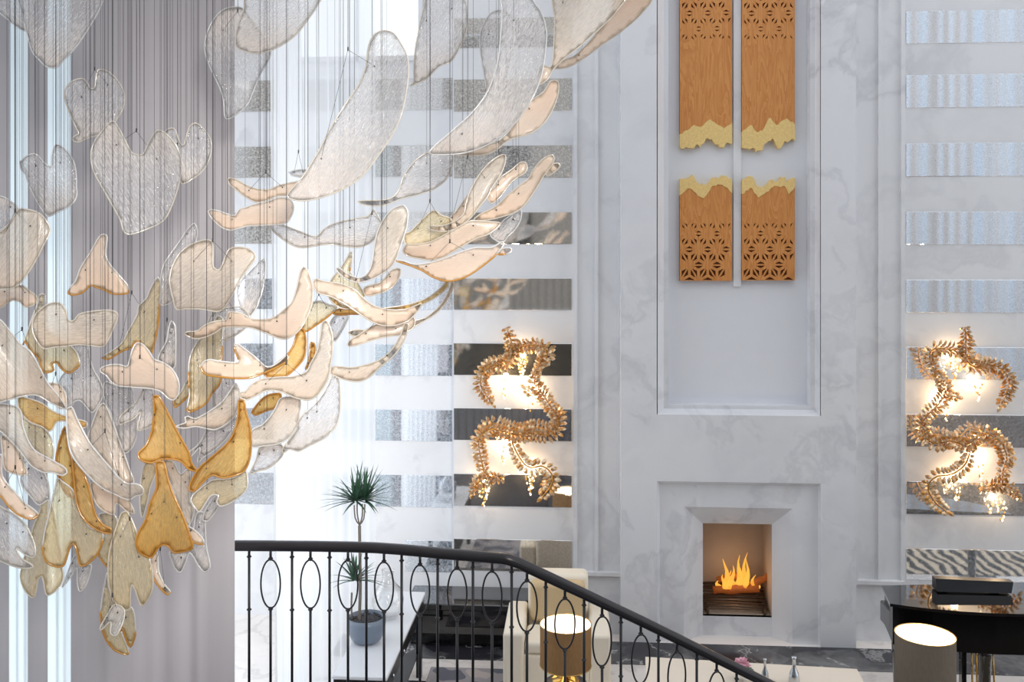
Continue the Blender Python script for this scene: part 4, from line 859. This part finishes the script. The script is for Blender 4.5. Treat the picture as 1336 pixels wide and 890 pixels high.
('3.95','tea','white','pale tea petal between the lower amber trumpet and big amber leaf',['z215,601 225,602 236,619 246,611 249,627 247.5,655 253,664 246,686 238,672 226,640 218,620']),
('3.8','cream','amber','short peach and amber finger petal beside the lower amber trumpet foot',['M930,350 1000,390 1080,480 1085,515 1040,520 970,490']),
('3.9','clear','white','clear forked petal with two rounded prongs beneath the lower amber trumpet',['M755,590 850,600 940,560 980,400 1005,250 1030,210 1085,215 1095,340 1110,560 1140,700 1140,750 1095,790 1040,740 980,640 945,600 900,710 850,795 800,750 770,670']),
('3.85','cream','amber','curled amber edged strip dangling under the lower amber trumpet',['H970,140 1010,100 1025,230 1060,310 1100,360 1085,375 1030,330 985,260 970,200']),
('3.6','champagne','tea','large champagne fishtail petal above the lowest petal of all',['z159,669 164.5,667 171,676.4 178,694 183,715.5 194,728 199,750.6 199,766.7 194,781 185,791 180,781 176,768.8 172,762.7 170,777 169.5,794 165,796.5 155.7,792 147.7,783 142.6,766.7 141,744.5 142,726 145,710 149.7,694 153.7,682']),
('3.55','clear','peach','small white leaf petal hanging over the lowest petal',['H740,440 800,470 790,560 745,640 715,630 715,550 650,605 645,595 690,510']),
('3.7','champagne','amber','lowest petal of the chandelier, split tip edged in amber',['H693,235 700,330 760,420 850,460 873,580 870,650 840,712 785,590 780,610 830,740 825,760 750,740 700,690 665,620 655,560 650,480']),
('3.95','champagne','tea','greyish champagne fishtail petal with narrow notch next to the grey wing petal',['z53,633.5 58,651.7 63,652 67.4,660.4 75,700 81,740.5 82.5,754.6 76,767.8 61.7,777 57.6,762.7 54.6,751.6 50.6,754.6 43.5,780 32.4,770.8 26.7,754.6 28.3,740.5 40,701 44.5,684.7 52.6,664.5 53,647']),
('3.7','champagne','amber','wide golden fishtail petal with amber notch and bridle in front',['G560,30 600,60 700,140 760,300 860,500 990,560 980,680 930,780 860,850 810,880 780,880 740,720 710,660 680,690 650,780 610,880 540,885 450,840 415,740 430,560 470,400 500,250 530,130']),
('3.85','amber','amber','tall narrow amber petal behind the long ruffled blade',['F625,200 650,260 660,400 700,560 720,760 720,890 640,850 560,670 540,540 560,400 600,260']),
('3.6','amber','amber','curved amber tusk petal hanging over the golden fishtail',['z96,598 103,607 113,627 119,650 125,672 130,680 137,687 145,690 146,695 140,696 128,692 115,683 106,672 100,655 97,630']),
('3.6','tea','white','long ruffled clear blade sweeping diagonally to a smooth peach fingertip',['z87.6,532.7 93,531 101,547.5 118.6,580 135,600 155,623 166,631 180,632 187,638 185.6,645 177.5,647 168,652 150,645 135,638 116,621.7 94.4,594.7 89,577 87,550']),
('3.75','cream','peach','frilled peach petal under the fingertip of the ruffled blade',['G880,80 1000,60 1100,90 1200,180 1290,330 1300,370 1230,350 1160,290 1120,270 1100,380 1050,370 960,310 910,230']),
('3.95','tea','white','tall clear spade petal behind the ruffled blade',['z131,528 135,526 140,533 148,554 156,576 168.5,611 174,630 162,630 148,613.6 135,600 122.7,584 114.6,574.5 120,554']),
('3.65','tea','white','crumpled tea petal stretching from frame edge below the amber leaf',['F-100,0 180,20 230,220 330,420 500,520 640,610 650,640 610,670 500,640 420,640 300,570 200,440 100,330 0,240 -100,200']),
('3.95','champagne','white','round champagne petal behind the crumpled tea petal',['F190,100 310,170 420,210 490,300 520,430 500,520 400,470 300,380 230,250']),
('3.85','clear','white','frosty clear forked petal with wire bridle below the crumpled tea petal',['F220,470 340,570 430,650 470,760 480,890 470,1000 470,907 380,957 300,877 210,767 200,727 220,607']),
('3.75','cream','peach','soft peach petal against the frame edge below the crumpled tea petal',['F20,280 100,340 200,470 230,560 260,660 160,660 50,610 25,450']),
('3.6','cream','amber','thick amber rimmed crescent petal at the frame edge',['G-60,-100 10,-200 20,0 60,70 130,150 230,260 370,380 350,410 290,425 180,385 90,310 20,220 -60,150']),
('3.7','clear','peach','grey white wing petal with peach hem at frame edge, lowest of that edge',['G-60,250 0,300 120,370 240,470 310,600 345,730 330,795 240,770 160,700 200,800 310,870 320,890 200,900 0,830 -60,800']),
('4.1','clear','white','white clear fork petal showing under the notch of the golden fishtail',['H400,330 430,250 480,130 510,110 530,190 585,180 575,260 545,330 515,355 500,300 495,200 450,270 410,320']),
('4.0','champagne','amber','pale smoky petal between the golden and champagne fishtails',['G960,380 1100,380 1140,480 1080,640 1045,890 1030,880 950,760 990,640 990,480']),
('4.1','amber','amber','small amber almond petal seen through the gap below the large wave petal',['Q655,290 690,230 760,150 830,110 940,105 930,170 880,240 800,265 690,310']),
('3.75','tea','white','broad tea petal with fine ridges under the large wave petal',['Q930,150 1115,150 1120,300 1080,440 990,550 900,590 760,610 655,615 655,460 760,400 850,300 900,210']),
('3.65','tea','peach','large wave petal rising to a frosted upright tip under the horned petal',['z320,511 328,502 341.6,495 367,492 384.7,491 401,484 404.5,476 414,457 418,437 420.7,421 424.7,418 429.4,423.7 433.5,437 434,454.7 431.5,476 428,493.7 420,508.5 411.7,518 403.6,522 384.7,519 364.5,510.6 347,510 333.5,516.6 320,522 312.8,517.5 313,512']),
('3.75','clear','tea','clear pod shaped petal with strong ridges before the white sheer curtain',['z434,490 442,494 443.8,514 443,541 437,558.4 422.5,572 405,581 388.3,589 383.6,587.6 376,586.3 369.4,591.7 368,587.6 376,575.5 388,558 387.4,553 395.5,541 414.4,523 426.5,504.5']),
('3.9','tea','tea','slim sickle petal curving out before the white sheer curtain',['S545,660 600,655 740,665 900,630 1020,580 1130,480 1210,340 1250,240 1280,240 1270,320 1220,440 1130,560 1010,660 900,760 800,800 700,790 600,760 530,720']),
('4.0','cream','tea','long lower fish petal reaching under the amber arm toward the wall',['S690,440 720,395 800,350 880,295 980,250 1100,265 1250,220 1335,180 1335,270 1200,345 1050,370 900,410 760,455 700,460','f430,830 500,770 540,700 555,655 565,665 535,745 480,810 420,850 340,885 330,865','S700,325 740,305 850,305 860,330 780,360 740,360']),
('4.3','clear','white','pleated clear fan petal hanging under the short straight amber petal',['S590,150 700,160 650,290 560,420 540,360 520,250']),
('4.1','amber','amber','narrow amber splinter petal behind the golden fin',['S340,420 370,430 375,560 330,620 285,685 320,580']),
('3.9','tea','peach','upright leaf petal with long curved hem, beside the finger petal, over the outer tip',['V735,90 738,150 690,280 625,380 600,420 560,500 480,600 420,680 300,780 160,830 0,805 0,785 130,775 250,730 340,650 350,590 380,480 430,370 500,260 590,160 690,95']),
('4.1','cream','peach','rounded finger petal pointing up between two outer tips',['V690,310 800,230 890,160 930,160 948,210 930,260 850,310 780,370 700,480 600,560 560,480 640,390']),
('3.95','cream','peach','outermost forked petal pointing up at the mirror strips',['V1195,90 1210,120 1190,180 1110,290 1050,390 1000,470 920,580 840,640 700,690 560,720 430,720 500,660 640,590 760,480 880,380 960,320 1010,230 1100,130 1160,95','V1130,280 1200,180 1250,170 1268,190 1240,230 1140,295']),
('4.2','clear','white','clear rounded petal edge showing beneath the outermost forked petal',['W1035,100 1035,190 980,290 900,370 860,420 740,350 780,270 830,240 900,180 980,130']),
('3.8','cream','tea','broad smooth peach swoosh petal with brown folded upper edge',['z526,329 530,319.5 540,319 560,316 579,307 596,297.5 615,288 626,288.5 640,289.5 653,291.5 645,300.5 634,307 623.6,310 605,320.5 591,328.7 576,337 560,339.5 548,337.5 535,335']),
('3.7','cream','amber','lowest broad peach swoosh petal of the outer cluster, gold dotted hem',['z516.6,339.8 525,340 541,345 564,342 584.5,335.5 605,327.4 621,323.4 642.5,322.7 656,315.3 657,319 648,331.5 634,343.6 615.5,357 598,365 580.5,366.5 564,361 551,353 538,347.5','W830,490 900,470 945,480 940,510 890,530 810,530']),
('4.0','champagne','peach','folded pale gold petal heaped behind the upright leaf petal',['U500,480 545,470 620,400 700,320 770,260 810,260 850,300 940,330 960,370 860,420 1000,430 900,490 760,560 620,590 520,590']),
('4.2','cream','peach','peach striped petal side behind the upright leaf petal hem',['U960,310 1040,210 1130,100 1120,220 1060,330 960,400 900,380']),
('3.9','clear','tea','ridged clear petal pointing down below the broad tea petal',['Q740,620 940,595 960,680 900,760 800,830 720,850 640,880 700,740']),
('4.15','clear','peach','clear peach leaf showing under the long swoosh petal',['P290,60 420,10 560,10 640,110 600,200 500,280 400,330 300,350 230,340 200,270 220,170']),
('4.3','clear','white','straight clear petal hanging behind the tall champagne petal',['K1190,170 1330,170 1335,330 1230,450 1180,480 1170,320']),
]
def parse(s):
    if s[0] == '~':
        cls, s = s[1:].split(' ', 1)
    else: cls = None
    ox, oy, sc = CROP[s[0]]
    return cls, [(ox + float(a)/sc, oy + float(b)/sc) for a, b in (t.split(',') for t in s[1:].split())]
def closed_curve(P, step):
    n = len(P); out = []
    for i in range(n):
        p0, p1, p2, p3 = P[i-1], P[i], P[(i+1) % n], P[(i+2) % n]
        L_ = math.dist(p1, p2); k = max(1, round(L_/step))
        t0 = max(math.dist(p0,p1),1e-6)**.5; t1 = max(L_,1e-6)**.5; t2 = max(math.dist(p2,p3),1e-6)**.5
        for j in range(k):
            u = j/k; r_ = []
            for c in (0, 1):                                  # centripetal Catmull-Rom through Hermite tangents
                m1 = t1*((p1[c]-p0[c])/t0 - (p2[c]-p0[c])/(t0+t1) + (p2[c]-p1[c])/t1)
                m2 = t1*((p2[c]-p1[c])/t1 - (p3[c]-p1[c])/(t1+t2) + (p3[c]-p2[c])/t2)
                u2, u3 = u*u, u*u*u
                r_.append((2*u3-3*u2+1)*p1[c] + (u3-2*u2+u)*m1 + (-2*u3+3*u2)*p2[c] + (u3-u2)*m2)
            out.append(tuple(r_))
    return out
def seg_dist(px, py, P):
    b = 1e9; n = len(P)
    for i in range(n):
        x1, y1 = P[i-1]; x2, y2 = P[i]; dx, dy = x2-x1, y2-y1; l = dx*dx+dy*dy
        t = 0 if l == 0 else max(0, min(1, ((px-x1)*dx+(py-y1)*dy)/l))
        d = (px-x1-t*dx)**2 + (py-y1-t*dy)**2
        if d < b: b = d
    return math.sqrt(b)
RIMZ = {'white': 'rim_white', 'peach': 'rim_peach', 'amber': 'rim_amber', 'tea': 'rim_tea'}
RIML = {'white': None, 'peach': 'peach rim', 'amber': 'amber rim', 'tea': 'pale brown rim'}
ZCAN = 7.3
def build_petal(idx, dep, cls, rim, label, lobes, survey=False):
    rr = random.Random(100 + idx); dep = float(dep) + (.42 if survey else 0)
    polys = [parse(s) for s in lobes]
    allp = [p for _, P in polys for p in P]; cx = sum(p[0] for p in polys[0][1])/len(polys[0][1]); cy = sum(p[1] for p in polys[0][1])/len(polys[0][1])
    # long axis of the first lobe
    sxx = sum((p[0]-cx)**2 for p in polys[0][1]); syy = sum((p[1]-cy)**2 for p in polys[0][1]); sxy = sum((p[0]-cx)*(p[1]-cy) for p in polys[0][1])
    th = .5*math.atan2(2*sxy, sxx - syy); ca, sa = math.cos(th), math.sin(th)
    K = dep/FPX
    kw = rr.choice((-1, 1))*rr.uniform(1.8, 4.2); kl = rr.choice((-1, 1))*rr.uniform(.2, .8); kt = rr.uniform(-2, 2); tx = rr.uniform(-.35, .35); ty = rr.uniform(-.3, .3)
    def dd(x, y, k):
        l = ((x-cx)*ca + (y-cy)*sa)*K; w_ = (-(x-cx)*sa + (y-cy)*ca)*K
        z = kw*w_*w_ + kl*l*l + kt*l*w_ + tx*(x-cx)*K + ty*(y-cy)*K + (.02*k)
        if idx in (0, 4, 7, 20, 22, 33, 34, 45, 55, 79, 64, 76, 80, 82): z *= .35
        return dep + max(-.16, min(.16, z)), l, w_
    if survey:
        G = {}
        for k, (lc, P) in enumerate(polys):
            O = closed_curve(P, 7.0)
            for gx in range(int(min(p[0] for p in O))//3, int(max(p[0] for p in O))//3 + 1):
                for gy in range(int(min(p[1] for p in O))//3, int(max(p[1] for p in O))//3 + 1):
                    if pip(gx*3, gy*3, O): z = dd(gx*3, gy*3, k)[0]; G[(gx, gy)] = (min(z, G.get((gx,gy),(9,))[0]), max(z, G.get((gx,gy),(0,0))[1]))
        return G, dep
    ylo, yhi = min(p[1] for p in allp), max(p[1] for p in allp); fdir = 1 if rr.random() < .8 else -1
    mb = MB(); rimb = MB(); rima = MB(); fro = []; edg = []; uvs = []; mats = []; ctr = at(cx, cy, dep); outl = []
    for k, (lc, P) in enumerate(polys):
        lcls = lc or cls
        mname = 'petal_' + lcls
        if M[mname] not in mats: mats.append(M[mname])
        mi = mats.index(M[mname])
        O = closed_curve(P, 4.0); outl.append(O); n = len(O)
        pts = [Vector(p) for p in O]; sp = 6.5 if (yhi-ylo) > 60 else 4.5
        x0, x1 = min(p[0] for p in O), max(p[0] for p in O); y0, y1 = min(p[1] for p in O), max(p[1] for p in O)
        r_ = 0; y = y0 + 2
        while y < y1:
            x = x0 + (sp/2 if r_ % 2 else 0)
            while x < x1:
                if pip(x, y, O) and seg_dist(x, y, O) > 2.4: pts.append(Vector((x + rr.uniform(-.5,.5), y + rr.uniform(-.5,.5))))
                x += sp
            y += sp*.866; r_ += 1
        v2, e2, f2, *_ = delaunay_2d_cdt(pts, [(i, (i+1) % n) for i in range(n)], [], 0, 1e-5)
        tri = [f for f in f2 if pip(sum(v2[i].x for i in f)/3, sum(v2[i].y for i in f)/3, O)]
        dist = [seg_dist(v.x, v.y, O) for v in v2]
        base = len(mb.v); fmap = []; bmap = []; vs = []; extra = []
        for side in (0, 1):
            for i, v in enumerate(v2):
                dz, l, w_ = dd(v.x, v.y, k); h = .0042*math.sqrt(min(1, dist[i]/2.6))
                if dist[i] < .05 and side == 1: bmap.append(fmap[i]); continue
                (fmap if side == 0 else bmap).append(len(vs))
                vs.append(at(v.x, v.y, dz + (h if side else -h)))
                g = (v.y - ylo)/max(1, yhi-ylo); g = g if fdir > 0 else 1-g
                fro.append(max(0, min(1, (g-.45)*1.8))); edg.append((math.exp(-dist[i]/3.2) if rim in ('amber', 'tea', 'peach') else .5*math.exp(-dist[i]/2.5)) * (.55 if rim != 'amber' else .85 if lcls == 'amber' else .9*max(0, min(1, ((v.y-ylo)/max(1, yhi-ylo) - .3)*2.5))))
                uvs.append((w_ + idx*.37, l + idx*.53))
        fs = [tuple(fmap[i] for i in f) for f in tri] + [tuple(bmap[i] for i in reversed(f)) for f in tri]
        # orient: front faces toward the camera side
        mb.add(vs, fs, mi, True)
        ring = [at(x, y, dd(x, y, k)[0]) for x, y in O]
        if rim != 'amber' or lcls == 'amber': rimb.tube(ring, .0034 if rim != 'amber' else .0044, 6, closed=True)
        else:                                               # the amber runs along the lower hem only
            area2 = sum(O[i-1][0]*O[i][1] - O[i][0]*O[i-1][1] for i in range(n)); sg = 1 if area2 > 0 else -1
            low = [-(O[(i+2) % n][0] - O[i-2][0])*sg > .1 and (O[i][1] - ylo) > .3*(yhi-ylo) for i in range(n)]
            st = next((i for i in range(n) if low[i] != low[i-1]), None)
            if st is None: rimb.tube(ring, .0046, 6, closed=True)
            else:
                run = [st]
                for q_ in range(1, n+1):
                    i = (st + q_) % n
                    if low[i] == low[run[0]] and q_ < n: run.append(i)
                    else:
                        (rimb if low[run[0]] else rima).tube([ring[r2] for r2 in run] + [ring[i]], .0046 if low[run[0]] else .0036, 6); run = [i]
    ob = mb.build('hanging_glass_petal', mats, origin=ctr); me = ob.data
    tag(ob, label, 'glass petal', 'glass petals of the hanging chandelier')
    me.attributes.new('frost', 'FLOAT', 'POINT').data.foreach_set('value', fro)
    me.attributes.new('edge', 'FLOAT', 'POINT').data.foreach_set('value', edg)
    ul = me.uv_layers.new(name='UVMap')
    for lp in me.loops: ul.data[lp.index].uv = uvs[lp.vertex_index]
    ro = rimb.build('rim', M[RIMZ[rim]], ob)
    if RIML[rim]: plabel(ro, RIML[rim])
    if rima.v: plabel(rima.build('rim', M['rim_white'], ob), 'upper rim with edge light painted white')
    # pins and suspension
    O = outl[0]; wpx = max(p[0] for p in O) - min(p[0] for p in O); yt = min(p[1] for p in O); cand = []
    def free(x, y, z, lean=0.0):                           # does a wire from here, leaning in depth, miss the other petals?
        gx = int(round(x/3))
        for j in range(len(PET)):
            if j == idx: continue
            near = far = False
            for gy in range(-4, int(y/3)+1):
                c = SV[j][0].get((gx, gy))
                if c:
                    zz = z + lean*(y - gy*3)
                    if c[0] + shift[j] - .009 < zz: near = True
                    if c[1] + shift[j] + .009 > zz: far = True
            if near and far: return False
        return True
    LEAN = (0, .0002, -.0002, .0004, -.0004, .0007, -.0007, .001, -.001, .0014, -.0014)
    for side_ in ((.28,.24,.32,.2,.36,.16,.4,.44), (.72,.76,.68,.8,.64,.84,.6,.56)):
        pick = None
        for ln in LEAN:
            for t_ in side_:
                x = min(p[0] for p in O) + wpx*t_; ys = [yy for yy in [yt + (max(p[1] for p in O)-yt)*t/24 for t in range(1, 24)] if pip(x, yy, O)]
                if ys:
                    yy = ys[max(0, len(ys)//4)]
                    if pick is None: pick = (x, yy, 0.0)
                    if free(x, yy, dd(x, yy, 0)[0], ln): pick = (x, yy, ln); break
            else: continue
            break
        if pick: cand.append(pick)
    if wpx < 22: cand = cand[:1]
    if not cand: cand = [(cx, cy, 0.0)]
    pw = []
    def top(x, y, z, ln):                                   # where the leaning wire meets the ceiling plate
        k_ = 1
        for _ in range(6):
            yp = HZ - (ZCAN - CAMZ)/(z + ln*k_)*FPX; k_ = y - yp
        q = at(x, yp, z + ln*k_); q.z = ZCAN; return q
    for x, y, ln in cand:
        dz = dd(x, y, 0)[0]; a, b = at(x, y, dz-.014), at(x + rr.uniform(-1.5,1.5), y + rr.uniform(.5,2), dz+.014); pn_ = MB(); pn_.tube([a, b], .0028, 6); pn_.build('pin', M['pin'], ob); pw.append(at(x, y, dz))
    wr = MB(); done = False
    if len(pw) == 2 and rr.random() < .62:
        m_ = (pw[0]+pw[1])/2; fx_ = (cand[0][0]+cand[1][0])/2; fd = (m_ - CAM).dot(FW); fy = min(cand[0][1], cand[1][1]) - rr.uniform(14, 28)
        for ln in LEAN:
            if free(fx_, fy, fd, ln) and free((fx_+cand[0][0])/2, (fy+cand[0][1])/2, fd) and free((fx_+cand[1][0])/2, (fy+cand[1][1])/2, fd):
                f_ = at(fx_, fy, fd)
                for p in pw: wr.tube([p, f_], .0009, 5)
                wr.tube([f_ - UP*.006, f_ + UP*.012], .0034, 6); t_ = top(fx_, fy, fd, ln); wr.tube([f_, t_], .0009, 5)
                wr.tube([f_ + RT*.004, t_ + RT*rr.uniform(-.012,.012)], .0006, 5); done = True; break
    if not done:
        for p, (x, y, ln) in zip(pw, cand): wr.tube([p, top(x, y, (p - CAM).dot(FW), ln)], .0008, 5)
    wr.build('suspension_wire', M['wire'], ob)
    return ctr
# keep every pair of petals clear of one another along the depth of the cluster
SV = [build_petal(i, *p, survey=True) for i, p in enumerate(PET)]
order = sorted(range(len(PET)), key=lambda i: SV[i][1]); shift = {}
for n_, i in enumerate(order):
    s_ = 0.0
    for j in order[:n_]:
        A, B = SV[i][0], SV[j][0]
        for key in (A if len(A) < len(B) else B):
            if key in A and key in B: s_ = max(s_, B[key][1] + shift[j] + .03 - A[key][0])
    shift[i] = min(s_, 5.22 - SV[i][1]) if s_ > 0 else 0.0
cs = [build_petal(i, SV[i][1] + shift[i], *p[1:]) for i, p in enumerate(PET)]
print('max petal depth', max(SV[i][1] + shift[i] for i in shift))
# ceiling plate the wires hang from
mb = MB(); xa = min(c.x for c in cs)-.4; xb = max(c.x for c in cs)+.4; ya_ = min(c.y for c in cs)-.6; yb_ = max(c.y for c in cs)+.6
mb.box(xa, ya_, ZCAN, xb, yb_, ZCAN+.03, 0, .01)
tag(mb.build('chandelier_canopy', M['silver'], origin=((xa+xb)/2, (ya_+yb_)/2, ZCAN)), 'brushed metal ceiling plate from which the glass petal wires hang', 'ceiling plate')
# ------------------------------------------------------------------ daylight, lamps, camera
def area(name, loc, target, sx, sy, power, col):
    ld = bpy.data.lights.new(name, 'AREA'); ld.shape = 'RECTANGLE'; ld.size = sx; ld.size_y = sy; ld.energy = power; ld.color = col
    o = bpy.data.objects.new(name, ld); COL.objects.link(o); o.location = loc
    o.rotation_euler = (Vector(target) - Vector(loc)).to_track_quat('-Z', 'Y').to_euler(); return o
area('window_daylight', (-5.2, 7.4, 2.3), (-1.5, 7.6, 1.9), 2.6, 3.6, 120, (.88,.94,1.0))
def spot(name, loc, target, power, size, col):
    ld = bpy.data.lights.new(name, 'SPOT'); ld.energy = power; ld.color = col; ld.spot_size = math.radians(size); ld.spot_blend = 1.0; ld.shadow_soft_size = .9
    o = bpy.data.objects.new(name, ld); COL.objects.link(o); o.location = loc; o.rotation_euler = (Vector(target) - Vector(loc)).to_track_quat('-Z', 'Y').to_euler(); return o
spot('petal_fill_spot', (2.2, -2.6, 6.2), (-1.35, 4.5, 3.8), 2500, 31, (1,.96,.90))  # added fill spot without a known fitting, brightens the glass petals
spot('petal_fill_spot', (1.5, -2.4, 4.9), (-1.6, 4.5, 3.3), 900, 28, (1,.95,.88))  # second added fill, aimed lower on the petals
cd = bpy.data.cameras.new('camera'); cam = bpy.data.objects.new('camera', cd); COL.objects.link(cam)
cam.location = CAM; cam.rotation_euler = (math.radians(90), 0, YAW)
cd.sensor_width = 36; cd.lens = FPX*36/1336; cd.shift_y = -(445 - HZ)/1336; cd.clip_start = .05; cd.clip_end = 200
SC.camera = cam
vs_ = SC.view_settings; vs_.view_transform = 'Standard'; vs_.look = 'None'; vs_.gamma = 1; vs_.use_curve_mapping = False; vs_.exposure = 0.05
cy_ = SC.cycles; cy_.max_bounces = 10; cy_.diffuse_bounces = 4; cy_.glossy_bounces = 4; cy_.transmission_bounces = 6; cy_.transparent_max_bounces = 32; cy_.caustics_reflective = False; cy_.caustics_refractive = False; cy_.sample_clamp_indirect = 4
cy_.use_denoising = True
